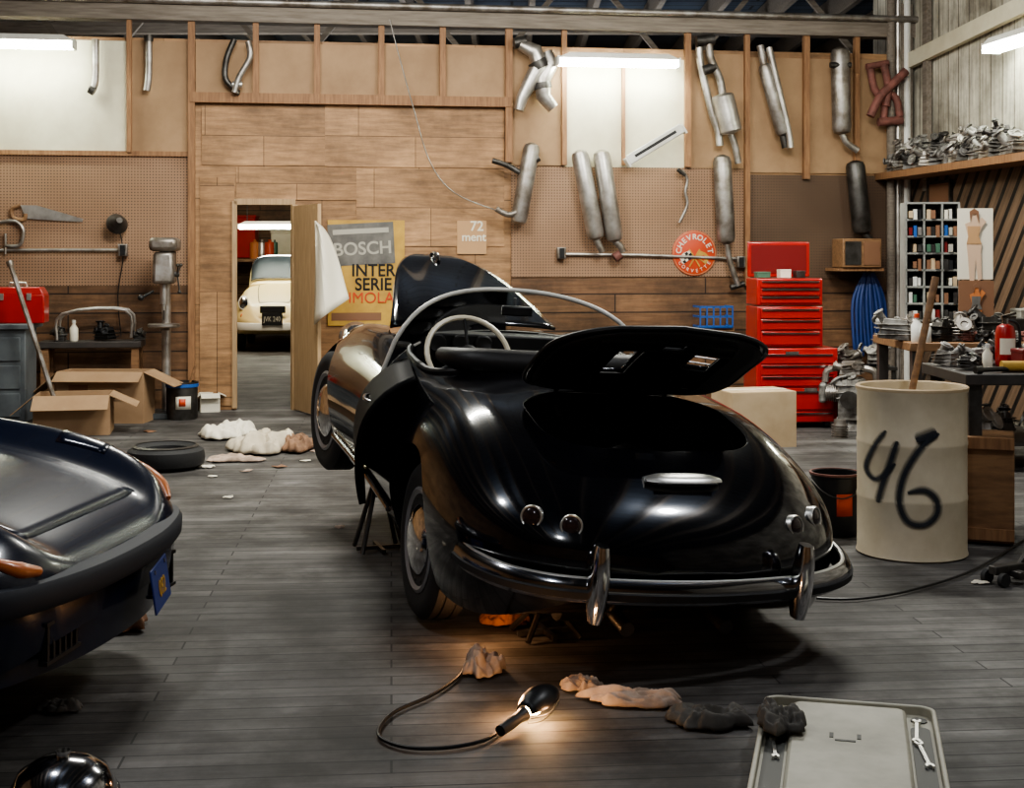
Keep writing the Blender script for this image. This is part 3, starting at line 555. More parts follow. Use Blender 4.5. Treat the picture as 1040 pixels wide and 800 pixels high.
for sx,m in((-1,paper),(1,yell)):
    fm=X9@MX.Rotation(R(sx*-32),4,'Z')@MX.Scale(1.18,4);T_=MX.Translation((0,-.014,-.05))@fm
    f=ob('flag',MB().prism([(0,-.0),(sx*.06,.012),(sx*.115,.005),(sx*.115,.08),(sx*.06,.09),(0,.08)],.004,T_),m,t);ob('flag_pole',MB().prism([(-.006,-.09),(.006,-.09),(.006,.09),(-.006,.09)],.005,T_),yell,f)
    if sx<0:
        cb=MB()
        for i in range(4):
            for j in range(3):
                if (i+j)%2==0:
                    x0=-.108+.026*i;y0=.008+.025*j;cb.prism([(x0,y0),(x0+.026,y0),(x0+.026,y0+.025),(x0,y0+.025)],.006,T_)
        ob('checks',cb,black_plastic,f)
    else: ob('flag_emblem',MB().prism([(.03,.02),(.085,.02),(.085,.035),(.065,.035),(.065,.065),(.05,.065),(.05,.035),(.03,.035)],.006,T_),redp,f)
t=wthing('poster','large yellow and grey racing poster beside the open door','poster',372,277,.0)
ob('sheet',MB().box((0,-.018,0),(.77,.004,1.06)),yell,t);gs=ob('photo_block',MB().box((0,0,0),(.66,.004,.42)),charc,t,loc=(-.05,-.022,.29),rot=(0,R(-3),0));ob('dark_side',MB().box((-.31,-.021,-.07),(.12,.004,.38)),charc,t)
txt('lettering','BOSCH',.18,greyl,gs,(.01,-.004,-.05),off=.003);ob('photo_stripe',MB().box((0,-.003,.13),(.56,.003,.05)),greyl,gs)
txt('lettering','INTER',.175,black_plastic,t,(.07,-.024,.02),off=.003,sx=.92);txt('lettering','SERIE',.175,black_plastic,t,(.07,-.024,-.12),off=.003,sx=.92);txt('lettering','IMOLA',.155,redp,t,(.05,-.026,-.255))
ob('lower_block',MB().box((-.1,-.021,-.44),(.5,.004,.08)),brownp,t)
t=wthing('poster','small torn tan poster with white figures behind the raised hood','poster',479,241,.0);ob('sheet',MB().box((0,-.018,0),(.3,.004,.34)),palet,t);txt('lettering','72',.14,paper,t,(.05,-.024,.11),off=.002);txt('lettering','ment',.12,paper,t,(.02,-.024,.0),off=.002)
rows=[]
for i in range(13):
    a=i/12;l=at(320-1*a,224+106*a,13.0);r=at(322+33*a**.7,226+(74*a),13.0);rows.append([l.lerp(r,j/12)+V((0,-.22*math.sin(3.1*j/12)*a+.05*math.sin(7*j/12+3*a),.03*math.sin(5*a)*j/12)) for j in range(13)])
o0=rows[0][0].copy();solo('curled_sheet',MB().grid([[p-o0 for p in r] for r in rows]),paper,'curling white paper sheet hanging from the door edge','paper sheet',o0,sol=.004)
def conduit(pts,lbl,boxes,r=.015):
    an=pw(BW,*pts[0],.05);t=thing('conduit',lbl,'pipe',an);ob('pipe',MB().tube([pw(BW,x,y,.05)-an for x,y in pts],r,8),alu,t)
    for x,y in boxes:
        q=pw(BW,x,y,.07)-an;o=ob('outlet_box',MB().box((0,0,0),(.09,.08,.12)),alu2,t,loc=q,rot=(0,0,A),bev=.008);ob('socket',MB().box((0,-.045,.025),(.04,.01,.035)).box((0,-.045,-.025),(.04,.01,.035)).box((0,-.042,0),(.05,.006,.1)),satin,o)
conduit([(568,258),(650,259),(756,263)],'thin metal conduit with outlet boxes under the twin mufflers',[(570,257),(752,266)])
conduit([(-20,254),(122,254)],'thin metal conduit with outlet box on the left pegboard',[(125,254)])
t=wthing('hand_saw','rusty hand saw hanging on the left pegboard','saw',48,219,.04)
ob('blade',MB().prism([(-.25,.1),(-.2,-.03),(.33,-.06),(.34,-.03),(-.1,.1)],.004,X9),alu,t);ob('grip',MB().tube([(-.25,0,.1),(-.33,0,.06),(-.32,0,-.02),(-.22,0,-.04),(-.2,0,.02)],.02,8,4),wood,t)
t=wthing('c_clamp','pale iron clamp hanging left of the saw','clamp',12,237,.06);ob('frame',MB().tube([(-.15,0,.1),(.02,0,.12),(.1,0,.05),(.1,0,-.05),(.06,0,-.12),(-.06,0,-.12)],.018,8,4),alu2,t);ob('screw',MB().cyl((-.06,0,-.2),(-.06,0,.0),.012),alu,t)
t=wthing('clamp_lamp','round clamp work lamp on the left pegboard with a dangling cord','lamp',119,227,.14)
ob('reflector',MB().lathe([(.03,.1),(.05,.07),(.10,0),(.105,-.01),(.09,0),(.03,.06)],MX.Rotation(R(70),4,'X')@MX.Rotation(R(20),4,'Y'),24),dsteel,t);ob('bulb',MB().ball((0,-.02,.01),.05),white,t);ob('cord',MB().tube([(0,.06,0),(.05,.05,-.3),(0,.05,-.7),(.03,.05,-1.1)],.006,6,5),black_plastic,t)
w=[pw(BW,x,y,.2) for x,y in((396,20),(403,48),(420,110),(437,165),(462,196),(505,214))];solo('hanging_wire',MB().tube([p-w[0] for p in w],.006,6,5),alu,'thin pale wire drooping across the plywood wall','wire',w[0])
t=wthing('wooden_box','small brown wooden box on a bracket at the corner','box',870,257,.30);ob('box_body',MB().box((0,0,0),(.42,.3,.3)),wood,t,bev=.01);ob('drawer_front',MB().box((-.1,-.155,0),(.17,.01,.24)),dsteel,t);ob('drawer_front',MB().box((.1,-.155,0),(.17,.01,.24)),brownp,t);ob('bracket',MB().box((0,.06,-.17),(.5,.36,.03)),stud,t)
t=wthing('hose','blue hose hank hanging below the small wooden box','hose',882,277,.18)
h=MB()
for k in range(9):
    x=-.14+.035*k;h.tube([(x*.3,0,0),(x-.03,-.02*(k%3),-.3),(x*1.2,-.03,-.76-.03*(k%3)),(x*1.2+.04,.02,-.78),(x+.05,.03,-.3),(x*.3+.02,.03,0)],.017,8,5)
ob('hose_loops',h,blue,t);ob('hook',MB().tube([(0,.12,.02),(0,0,.03),(0,-.05,.0),(0,-.05,.05)],.01,6),dsteel,t)
t=wthing('storage_crate','blue wire crate on the wall left of the red tool chest','crate',724,321,.22);cm=MB()
for z in(-.1,0,.1): cm.box((0,-.13,z),(.34,.012,.02)).box((-.17,0,z),(.012,.26,.02)).box((.17,0,z),(.012,.26,.02))
for x in(-.17,-.1,-.03,.04,.11,.17): cm.box((x,-.13,0),(.014,.012,.22))
ob('slats',cm,bluel,t);ob('crate_floor',MB().box((0,0,-.11),(.34,.26,.015)),bluel,t);ob('bracket',MB().box((0,.04,-.135),(.4,.28,.03)),wood,t)
# ---------------------------------------------------------------- tool chest
q=fl(808,435);t=thing('tool_chest','tall red tool chest on a roller cabinet with its lid raised','tool chest',q+V((0,.25,0)),A*.6)
ob('cabinet',MB().box((0,0,.38),(.74,.45,.66)),red,t,bev=.01)
def drawers(par,zs,w,y,cx=0):
    for z,h in zs:
        d=ob('drawer',MB().box((cx,y-.008,z),(w,.016,h-.014)),red,par,bev=.003);ob('handle',MB().box((cx,y-.022,z+h*.32),(w*.96,.014,.012)),dchrome,d)
drawers(t,[(.62,.1),(.52,.1),(.42,.1),(.26,.2),(.1,.1)],.66,-.225)
for x in(-.28,.28):
    for y in(-.18,.18): ob('caster',MB().cyl((x-.02,y,.04),(x+.02,y,.04),.04),rubber,t)
ob('middle_chest',MB().box((-.05,.02,.90),(.60,.4,.36)),red,t,bev=.01);drawers(t,[(1.02,.1),(.92,.1),(.8,.13)],.54,-.185,-.05)
ob('top_chest',MB().box((-.05,.02,1.21),(.60,.38,.24)),red,t,bev=.01);drawers(t,[(1.28,.07),(1.21,.07),(1.14,.07)],.54,-.175,-.05)
ob('lid',MB().box((-.05,.20,1.50),(.58,.03,.32)),red,t,bev=.01);ob('lid_lining',MB().box((-.05,.183,1.5),(.52,.004,.26)),dred,t);ob('side_rack',MB().box((.37,-.0,.55),(.05,.4,.06)),dchrome,t)
for x,z in((-.05,.665),(.12,.34)): ob('badge',MB().box((x,-.24,z),(.12,.01,.035)),chrome,t)
for i,(dx,w,h_,m,l) in enumerate(((-.2,.12,.05,greenp,'small green tin in the open top tray of the red tool chest'),(.0,.1,.07,paper,'small pale packet in the open top tray of the red tool chest'),(.14,.08,.06,dsteel,'small dark tin in the open top tray of the red tool chest'))):
    b=MB().box((0,0,h_/2),(w,.12,h_)).box((0,0,h_),(w*1.04,.125,.012));solo('tin',b,m,l,'tin',(q.x-.05+dx,q.y+.27+dx*.08,1.332),A*.6,bev=.004)
q=fl(770,455);t=thing('carton','tan cardboard carton on the floor in front of the red tool chest','box',q+V((0,.22,0)),.25)
def carton(t,w,d,h,m,flaps=True):
    b=MB()
    for s_ in(-1,1): b.box((s_*w/2,0,h/2),(.008,d,h)).box((0,s_*d/2,h/2),(w,.008,h))
    b.box((0,0,.006),(w,d,.01));ob('carton_body',b,m,t)
    if flaps:
        for s_,an in((-1,55),(1,48)): ob('flap',MB().box((0,s_*d*.24,0),(w,d*.48,.006)),m,t,loc=(0,s_*d/2,h),rot=(R(s_*-an+(20 if s_>0 else -25)),0,0))
        for s_,an in((-1,40),(1,25)): ob('flap',MB().box((s_*w*.2,0,0),(w*.4,d,.006)),m,t,loc=(s_*w/2,0,h),rot=(0,R(s_*an),0))
    else: ob('lid_flaps',MB().box((0,0,h),(w,d,.012)),m,t);ob('tape',MB().box((0,0,h+.008),(w,.05,.003)),paper,t)
carton(t,.55,.42,.44,cardl,False)
def casting(b,c,s,sd):
    rn=random.Random(sd);c=V(c)
    b.box(c+V((0,0,s*.35)),(s*.9,s*.6,s*.6),(0,rn.uniform(-.2,.2),rn.uniform(-.4,.4)),tp=.75)
    for k in range(5):
        a=c+V((rn.uniform(-.3,.3)*s,rn.uniform(-.2,.2)*s,s*rn.uniform(.25,.5)));d=V((rn.uniform(-1,1),rn.uniform(-1,.2),rn.uniform(-.1,1))).normalized();r=s*rn.uniform(.09,.17)
        b.cyl(a,a+d*s*rn.uniform(.35,.55),r,n=12);e=a+d*s*rn.uniform(.4,.52);b.lathe([(r*1.5,0),(r*1.5,s*.06),(r*.7,s*.06),(r*.65,s*.02)],ax(e,d),12)
    for k in range(3): b.box(c+V((s*.05,0,s*(.2+.15*k))),(s*1.0,s*.7,s*.035),(0,rn.uniform(-.15,.15),.2))
    return b
q=fl(868,441)+V((.04,.3,0));t=thing('car_engine','bare silver air cooled engine on the floor beside the tool chest','engine',q,-.3)
ob('crankcase',casting(MB().box((0,0,.25),(.2,.3,.3)).box((0,0,.06),(.28,.28,.12),tp=.8),(0,-.05,.25),.3,4),cast,t,bev=.01)
for sx in(-1,1):
    cy=MB()
    for y in(-.09,.09):
        for k in range(6): cy.lathe([(.075,0),(.075,.007)],ax((sx*(.1+.018*k),y,.33),(sx,0,0)),16)
        cy.lathe([(.05,0),(.05,.13)],ax((sx*.09,y,.33),(sx,0,0)),12)
    ob('cylinder_barrels',cy,alu2,t);ob('rocker_cover',MB().box((sx*.235,0,.33),(.06,.3,.17)),cast,t,bev=.02);ob('intake_pipe',MB().tube([(sx*.22,0,.42),(sx*.2,0,.52),(sx*.08,0,.55)],.03,8,4),alu2,t)
ob('carburettor',casting(MB(),(0,0,.48),.2,9),alu2,t);ob('pulley',MB().lathe([(.08,0),(.07,.015),(.08,.03)],ax((0,-.2,.28),(0,1,0)),20),dsteel,t)
for px,py,l in((853,444,'finned cylinder barrel left of the bare engine'),(888,452,'finned cylinder barrel right of the bare engine')):
    m=MB()
    for k in range(6): m.lathe([(.07,.02*k),(.07,.02*k+.009)])
    m.lathe([(.05,0),(.05,.15)]);solo('cylinder_barrel',m,alu2,l,'engine part',fl(px,py))
# ---------------------------------------------------------------- right side
q=fl(925,572)+V((.08,.26,0));t=thing('oil_drum','cream steel drum with black sprayed numerals and open top','drum',q,-.28)
r_=.275;Hd=.86
ob('shell',MB().lathe([(r_*.97,0),(r_*1.02,.01),(r_,.03),(r_,.28),(r_*1.010,.29),(r_*1.010,.305),(r_,.315),(r_,.56),(r_*1.010,.57),(r_*1.010,.585),(r_,.595),(r_,Hd-.03),(r_*1.025,Hd-.015),(r_*1.02,Hd),(r_*.96,Hd),(r_*.95,.62),(.01,.6)],n=48),drumM,t)
ob('rim',MB().ring([(r_*1.028,Hd-.014),(r_*1.032,Hd),(r_*1.0,Hd+.006),(r_*.965,Hd),(r_*.965,Hd-.01)],n=48),cardl,t)
gl=MB();gh=MB()
def stroke(pts,w,gl,ro):
    P=smooth([((x-926)/203.,(571-y)/205.,0) for x,y in pts],6);L=[];Q=[];n_=len(P)
    for i,p in enumerate(P):
        d=(P[min(i+1,n_-1)]-P[max(i-1,0)]).normalized();n=V((-d.y,d.x,0));k=w*(.35+.65*min(1,3.5*math.sin(math.pi*(i+.3)/(n_-.4))))
        for ls,s_ in((L,1),(Q,-1)):
            e=p+n*k*s_;a=math.asin(max(-.98,min(.98,e.x/r_)));ls.append(V(((r_+ro)*math.sin(a),-(r_+ro)*math.cos(a),e.y)))
    gl.grid([L,Q])
for i,(S,w) in enumerate((([(901,437),(889,455),(881,478),(892,488),(910,470)],.0070),([(912,447),(905,470),(897,495),(893,512)],.009),([(952,438),(935,452),(919,480),(914,508),(922,528),(938,531),(950,520),(949,505),(938,496),(922,499)],.0095),([(930,445),(950,437)],.014))):
    stroke(S,w,gl,.0050+.0003*i);stroke(S,w*1.5,gh,.0042+.0002*i);stroke(S,w*2.0,gh,.0034+.0002*i);stroke(S,w*2.6,gh,.0026+.0002*i)
nm=ob('sprayed_numerals',gl,inkM,t);ob('spray_mist',gh,inkH,nm)
solo('long_stick',MB().tube([(-.02,0,.61),(.0,.02,.8),(.155,.1,1.42)],[.017,.018,.02],10),wood,'long brown wooden stick leaning out of the cream drum','stick',q)
q=fl(854,547)+V((0,.13,0));t=thing('bucket','black paint bucket with red label standing left of the cream drum','bucket',q)
ob('pail',MB().lathe([(.11,0),(.125,.02),(.13,.32),(.138,.325),(.138,.34),(.12,.34),(.115,.1),(.01,.09)],n=32),black_plastic,t);ob('rim',MB().ring([(.136,.330),(.141,.334),(.141,.344),(.130,.344)],n=32),rust,t)
lb=MB();lb.grid([[V((.132*math.sin(a),-.132*math.cos(a),z)) for a in [R(-10+5*i) for i in range(9)]] for z in(.12,.24)]);ob('label',lb,redp,t,sol=.002);ob('bail',MB().tube([(-.138,0,.31),(-.09,-.12,.25),(0,-.15,.22),(.09,-.12,.25),(.138,0,.31)],.004,6,4),dsteel,t)
q=fl(1003,556)+V((.02,.25,0));t=thing('wooden_crate','dark plywood crate on the floor right of the cream drum','crate',q,-.35)
ob('crate_body',MB().box((0,0,.29),(.40,.36,.56)),wood,t,bev=.01);ob('batten',MB().box((0,-.19,.54),(.4,.02,.06)),stud,t);ob('batten',MB().box((0,-.19,.06),(.4,.02,.06)),stud,t);ob('batten',MB().box((-.18,-.19,.3),(.05,.02,.46)),stud,t)
def bench(t,x0,x1,y0,y1,z,m,leg=greyp,shelf=True):
    cx,cy=(x0+x1)/2,(y0+y1)/2
    ob('bench_top',MB().box((cx,cy,z-.03),(x1-x0,y1-y0,.06)),m,t,bev=.006)
    for x in(x0+.06,x1-.06):
        for y in(y0+.06,y1-.06): ob('leg',MB().box((x,y,(z-.06)/2),(.07,.07,z-.06)),leg,t)
    if shelf: ob('lower_shelf',MB().box((cx,cy,.2),(x1-x0-.1,y1-y0-.1,.03)),leg,t)
bt=mat('dark_bench_top',(.035,.032,.03),.5,c2=(.06,.05,.045),ns=5)
t=thing('workbench','dark topped workbench at the right edge behind the cream drum','workbench',(2.42,7.35,0));bench(t,0,1.3,0,.8,.90,bt,dsteel,False)
ob('drawer_box',MB().box((.95,.42,.62),(.5,.6,.42)),bt,t,bev=.01)
t=thing('workbench','long cluttered workbench under the diagonal boards','workbench',(2.80,9.7,0));bench(t,0,1.5,0,1.0,.92,wood,bt)
t=thing('bin_shelf','pale grey pigeonhole rack full of small parts on the bench','shelf unit',(3.12,10.3,.92),-.12)
b=MB()
for x in(-.19,-.06,.07,.19): b.box((x,0,.5),(.014,.25,1.0))
for k in range(9): b.box((0,0,.01+.124*k),(.39,.25,.014))
b.box((0,.12,.5),(.39,.01,1.0));ob('pigeonholes',b,lgrey,t)
cols=[dred,white,bluel,cardl,alu,paper,greenp,dsteel,brownp,greyl,dsteel,black_plastic]
for k in range(8):
    for j,x in enumerate((-.125,.005,.13)):
        for e in(-.032,0,.032):
            if random.random()<.85: ob('parts_packet',MB().box((x+e,-.06-.03*random.random(),.02+.124*k+.03),(.02+.01*random.random(),.1,.05+.045*random.random())),random.choice(cols),t)
def figure(t,sc,ox,oz,m1,m2):
    def P(pts): return [(ox+x*sc,oz+z*sc) for x,z in pts]
    rx=MX.Translation((0,-.012,0))@X9
    ob('printed_figure',MB().prism(P([(-.06,-.5),(.0,-.5),(.02,-.2),(.05,-.5),(.1,-.48),(.09,-.1),(.1,.0),(.06,.1),(.1,.22),(.16,.3),(.1,.36),(.05,.3),(.03,.42),(-.03,.42),(-.05,.3),(-.12,.27),(-.08,.1),(-.1,.0),(-.08,-.2)]),.003,rx),m1,t)
    ob('printed_swimsuit',MB().prism(P([(-.1,0),(.1,0),(.06,.1),(.08,.24),(-.09,.24),(-.08,.1)]),.005,rx),m2,t);ob('printed_hair',MB().prism(P([(-.05,.3),(-.06,.44),(0,.48),(.06,.44),(.06,.28),(.03,.4),(-.03,.4)]),.006,rx),brownp,t)
t=thing('calendar_poster','tall pale pin up poster leaning against the pigeonhole rack','poster',(3.40,10.12,1.62),-.12);ob('sheet',MB().box((0,0,0),(.25,.015,.52)),paper,t);figure(t,.54,-.01,.0,skin,palet)
t=thing('calendar_poster','brown toned poster below the pale pin up poster','poster',(3.40,10.1,1.14),-.12);ob('sheet',MB().box((0,0,0),(.25,.015,.42)),brownp,t);figure(t,.4,0,.0,orange,charc)
p=at(1021,374,7.75);t=thing('fire_extinguisher','small red fire extinguisher standing on the right bench','fire extinguisher',(p.x,p.y,.90));ob('cylinder',MB().lathe([(.05,0),(.055,.01),(.055,.2),(.045,.235),(.02,.25)],n=24),red,t);ob('valve',MB().cyl((0,0,.25),(0,0,.28),.018).box((.02,0,.285),(.08,.02,.015)).box((.02,0,.30),(.08,.02,.012),(0,R(-15),0)),dchrome,t);ob('label',MB().grid([[V((.0565*math.sin(a),-.0565*math.cos(a),z)) for a in [R(-50+10*i) for i in range(11)]] for z in(.08,.17)]),paper,t)
ob('hose',MB().tube([(.02,0,.27),(.07,-.01,.24),(.075,-.02,.12),(.06,-.03,.06)],.008,8,4),black_plastic,t)
def bottle(px,py,Y,z,h,m,cm,lbl):
    p=at(px,py,Y);t=thing('bottle',lbl,'bottle',(p.x,p.y,z));ob('bottle_body',MB().lathe([(h*.18,0),(h*.2,.01),(h*.2,h*.6),(h*.08,h*.78),(h*.08,h*.88)],n=18),m,t);ob('bottle_cap',MB().lathe([(h*.095,h*.86),(h*.095,h),(h*.05,h*1.01)],n=14),cm,t)
bottle(931,350,9.8,.92,.2,white,redp,'white plastic bottle with red cap on the long bench');bottle(941,350,9.75,.92,.17,white,bluel,'white plastic bottle with blue cap on the long bench');bottle(1003,376,7.7,.90,.14,paper,white,'small pale bottle left of the fire extinguisher')
p=at(1025,378,7.5);solo('spray_can',MB().lathe([(.03,0),(.03,.2),(.02,.22),(.012,.22),(.012,.245)],MX.Translation((0,0,.032))@MX.Rotation(R(90),4,'Y'),20),yell,'yellow and white can lying on the right bench','can',(p.x-.05,7.48,.90))
def lump(x,y,z,s,sd,m,lbl,name='engine_part',g=None):
    solo(name,casting(MB(),(0,0,0),s,sd),m,lbl,'engine part',(x,y,z),sd*.7,bev=.003,group=g)
def lp_(px,Y,z,s,sd,m,l): p=at(px,380,Y);lump(p.x,p.y,z,s,sd,m,l)
for i,(px,Y,s_,m,l) in enumerate(((962,7.9,.14,cast,'grey cast engine part behind the cream drum'),(984,7.62,.12,dsteel,'dark metal carburettor part beside the wooden stick'),(992,7.95,.15,cast,'pale cast engine part at the back of the right bench'),(1036,7.95,.18,dsteel,'dark engine part at the far right of the bench'),(1012,8.0,.16,dsteel,'dark engine part behind the fire extinguisher'))): lp_(px,Y,.90,s_,i+3,m,l)
for i,(px,Y,s_,m,l) in enumerate(((908,9.95,.24,cast,'cast housing at the left end of the long bench'),(958,9.85,.2,dsteel,'dark housing on the long bench below the posters'),(978,9.9,.22,alu2,'dull metal housing on the long bench below the diagonal boards'),(999,10.0,.26,dsteel,'dark housing near the middle right of the long bench'),(1018,10.3,.22,cast,'pale housing at the right of the long bench'),(1036,10.4,.24,dsteel,'black housing at the right end of the long bench'),(920,10.05,.2,alu2,'dull casting behind the white bottles on the long bench'))): lp_(px,Y,.92,s_,i+13,m,l)
rn=random.Random(5)
for i in range(12): lump(2.92+.108*i,9.80+.07*rn.random(),.92,.085+.05*rn.random(),200+i,(dsteel,alu2,cast,rust)[i%4],'small dirty engine part strewn along the front of the long bench',g='small parts strewn on the long bench')
for i in range(7): lump(2.56+.12*i,7.60+.16*(i%2),.90,.06+.03*rn.random(),230+i,(dsteel,alu2,cast)[i%3],'small dirty metal part strewn on the near right bench',g='small parts strewn on the near right bench')
for i in range(6): lump(2.95+.22*i,9.95+.3*(i%2),.216,.2+.06*rn.random(),260+i,(dsteel,cast,alu2)[i%3],'dirty casting stored on the lower shelf of the long bench',g='castings on the lower shelf of the long bench')
for i,(px,Y,w,d,h_,m,rz,l) in enumerate(((950,9.98,.2,.14,.12,paper,.3,'white parts box between the bottles and the posters'),(1010,10.1,.22,.16,.08,bluel,-.2,'flat blue box on the long bench'),(967,10.3,.16,.12,.2,cardl,.1,'tan carton at the back of the long bench'),(1046,7.6,.16,.12,.12,dred,.2,'dark red box at the right end of the near bench'),(1028,10.05,.3,.2,.16,dsteel,.1,'black steel box near the right end of the long bench'),(990,10.35,.24,.16,.26,cardl,-.1,'tall tan carton against the diagonal boards on the long bench'),(1040,10.25,.14,.14,.22,greyl,.2,'grey box beside the black steel box on the long bench'))):
    p=at(px,380,Y);z=.92 if Y>9 else .90;b=MB().box((0,0,h_/2),(w,d,h_)).box((0,0,h_-.012),(w*1.03,d*1.03,.02));solo('parts_box',b,m,l,'box',(p.x,p.y,z),rz,bev=.004)
for i,(x,y,L,an,l) in enumerate(((2.62,7.44,.3,.4,'dark iron bar lying at the front of the near bench'),(2.8,7.5,.24,-.3,'short dull pipe lying beside the dark iron bar'),(3.0,7.42,.34,.1,'long dull rod lying at the front edge of the near bench'))):
    solo('metal_rod',MB().cyl((-L/2,0,.014),(L/2,0,.014),.014).cyl((-L/2,0,.014),(-L/2+.04,0,.014),.02),(dsteel,alu2,alu2)[i],l,'rod',(x,y,.90+.006),an)
q=fl(905,452);lump(q.x,q.y,0,.2,31,cast,'rough cast part on the floor behind the cream drum')
sq=fl(893,440)+V((.07,.75,0));t=thing('parts_stand','dark metal stand of stacked parts left of the long bench','stand',sq);sz=.5
for x in(-.22,.22):
    for y in(-.14,.14): ob('leg',MB().box((x,y,sz/2),(.03,.03,sz)),dsteel,t)
ob('top_shelf',MB().box((0,0,sz+.01),(.5,.34,.03)),dsteel,t);ob('lower_shelf',MB().box((0,0,.2),(.46,.3,.02)),dsteel,t)
for i,(dx,z,s_,l) in enumerate(((-.15,sz+.027,.22,'left alloy housing on the dark metal stand'),(.10,sz+.027,.24,'right alloy housing on the dark metal stand'),(-.1,.212,.22,'left alloy housing on the lower shelf of the metal stand'),(.12,.212,.2,'right alloy housing on the lower shelf of the metal stand'))): lump(sq.x+dx,sq.y-.03,z,s_,50+i,cast if i%2 else alu2,l)
for i in range(13):
    u=.28+i*.2;p=RW[0]+V((math.cos(RW[1])*u+math.sin(RW[1])*.26,math.sin(RW[1])*u-math.cos(RW[1])*.26,zr+.036))
    b=casting(MB(),(0,0,0),.24,80+i)
    if i%2: casting(b,(.0,0,.15),.2,120+i)
    solo('rough_casting',b,(cast,alu2,dsteel)[i%3],'grey finned engine casting heaped in the row on the high rail','engine part',p,RW[1]+.4*(i%3),group='castings heaped on the high rail',bev=.003)
t=wthing('picture_frame','small square frame hung below the high rail','picture frame',954,199,.06,fr=RW);ob('frame',MB().box((0,0,.14),(.5,.03,.03)).box((0,0,-.14),(.5,.03,.03)).box((-.25,0,0),(.03,.03,.3)).box((.25,0,0),(.03,.03,.3)),dsteel,t);ob('picture',MB().box((0,.005,0),(.48,.01,.27)),brownp,t)
# ---------------------------------------------------------------- left side
q=at(168,420,13.1);t=thing('drill_press','grey floor standing drill press against the plywood wall','drill press',(q.x,q.y,0),A)
ob('base_plate',MB().box((0,0,.03),(.32,.42,.06)),greyp,t,bev=.01);ob('column',MB().cyl((0,.08,.05),(0,.08,1.62),.042),alu,t)
ob('head',MB().box((0,-.06,1.42),(.2,.36,.3),tp=.9),alu2,t,bev=.03);ob('belt_guard',MB().box((0,-.02,1.64),(.26,.46,.13)),alu2,t,bev=.04);ob('motor',MB().cyl((0,.22,1.3),(0,.22,1.58),.08),dsteel,t)
ob('quill',MB().cyl((0,-.14,1.08),(0,-.14,1.3),.035).cyl((0,-.14,1.02),(0,-.14,1.09),.022),alu,t);ob('drill_bit',MB().cyl((0,-.14,.93),(0,-.14,1.03),.006),dsteel,t)
ob('work_table',MB().lathe([(.14,0),(.15,.01),(.15,.03),(.14,.035)],MX.Translation((0,-.14,.86)),28).box((0,0,.86),(.09,.2,.06)),alu2,t)
fd=MB()
for k in range(3): a=R(30+120*k);fd.tube([(.12,-.1,1.36),(.14,-.1+.16*math.cos(a),1.36+.16*math.sin(a))],.008,6).ball((.14,-.1+.17*math.cos(a),1.36+.17*math.sin(a)),.018)
ob('feed_handle',fd.cyl((.08,-.1,1.36),(.14,-.1,1.36),.025),dsteel,t)
ob('feed_lever',MB().tube([(-.1,-.1,1.2),(-.2,-.14,1.14)],.012,6).ball((-.21,-.14,1.14),.03),black_plastic,t)
q=at(12,420,12.4);t=thing('metal_cabinet','grey steel bench cabinet at the left edge','cabinet',(q.x-.25,12.5,0),A);ob('cabinet_body',MB().box((0,0,.46),(.75,.5,.84)),greyp,t,bev=.01);ob('worktop',MB().box((0,0,.90),(.85,.58,.05)),greyp,t,bev=.01)
for z in(.7,.45,.2): d=ob('drawer',MB().box((0,-.255,z),(.66,.02,.21)),greyp,t,bev=.005);ob('handle',MB().tube([(-.08,-.265,z),(-.08,-.29,z),(.08,-.29,z),(.08,-.265,z)],.008,6),alu,d)
t=thing('tool_box','red metal tool box on the grey bench cabinet','tool box',(q.x+.02,12.5,.925),A);ob('box_body',MB().box((0,0,.13),(.5,.24,.26)),red,t,bev=.01);ob('lid',MB().box((0,0,.29),(.5,.24,.07),tp=.85),red,t,bev=.01);ob('carry_handle',MB().tube([(-.08,0,.32),(-.07,0,.36),(.07,0,.36),(.08,0,.32)],.01,6),alu,t)
for x in(-.12,.12): ob('latch',MB().box((x,-.125,.24),(.04,.015,.06)),alu,t)
b_=at(11,270,12.1);a=at(47,380,12.05);a=b_+(a-b_)*((b_.z-.01)/(b_.z-a.z));solo('iron_bar',MB().tube([V((0,0,0)),(b_-a)*.5,(b_-a)],.022,8).cyl((b_-a),(b_-a)*1.03,.03),alu2,'grey iron bar leaning on the grey bench cabinet','bar',a)
q=at(95,420,13.0);t=thing('workbench','low dark bench under the left pegboard','workbench',(q.x-.52,12.97,0),A);bench(t,0,.95,0,.36,.72,bt,wood)
t=thing('tubular_rack','bent chrome tube frame lying on the low dark bench','rack',(q.x-.02,13.17,.735),A)
for y in(-.1,.1): ob('tube_frame',MB().tube([(-.35,y,0),(-.3,y,.25),(.28,y,.28),(.33,y,.02)],.014,8,4),alu,t)
for x,z in((-.29,.24),(.29,.265)): ob('cross_tube',MB().cyl((x,-.1,z),(x,.1,z),.012),alu,t)
for i,(dx,s_,m,l) in enumerate(((-.36,.15,dsteel,'dark gear housing at the left of the low bench'),(.05,.2,satin,'black lump of parts inside the tube frame'),(.36,.13,dsteel,'dark housing at the right of the low bench'))): lump(q.x+dx,13.15+.05*i,.72,s_,70+i,m,l)
bottle(75,330,13.15,.72,.2,paper,white,'pale bottle on the low dark bench')
q=fl(78,443)+V((-.1,.25,0));t=thing('carton','open cardboard carton with spread flaps nearest the tyre','box',q,.2);carton(t,.62,.44,.34,card)
q=fl(97,432)+V((0,.33,0));t=thing('carton','larger cardboard carton behind the open one','box',q,-.05);carton(t,.80,.34,.47,card,True);ob('printed_mark',MB().box((-.2,-.175,.3),(.18,.004,.1)),brownp,t)
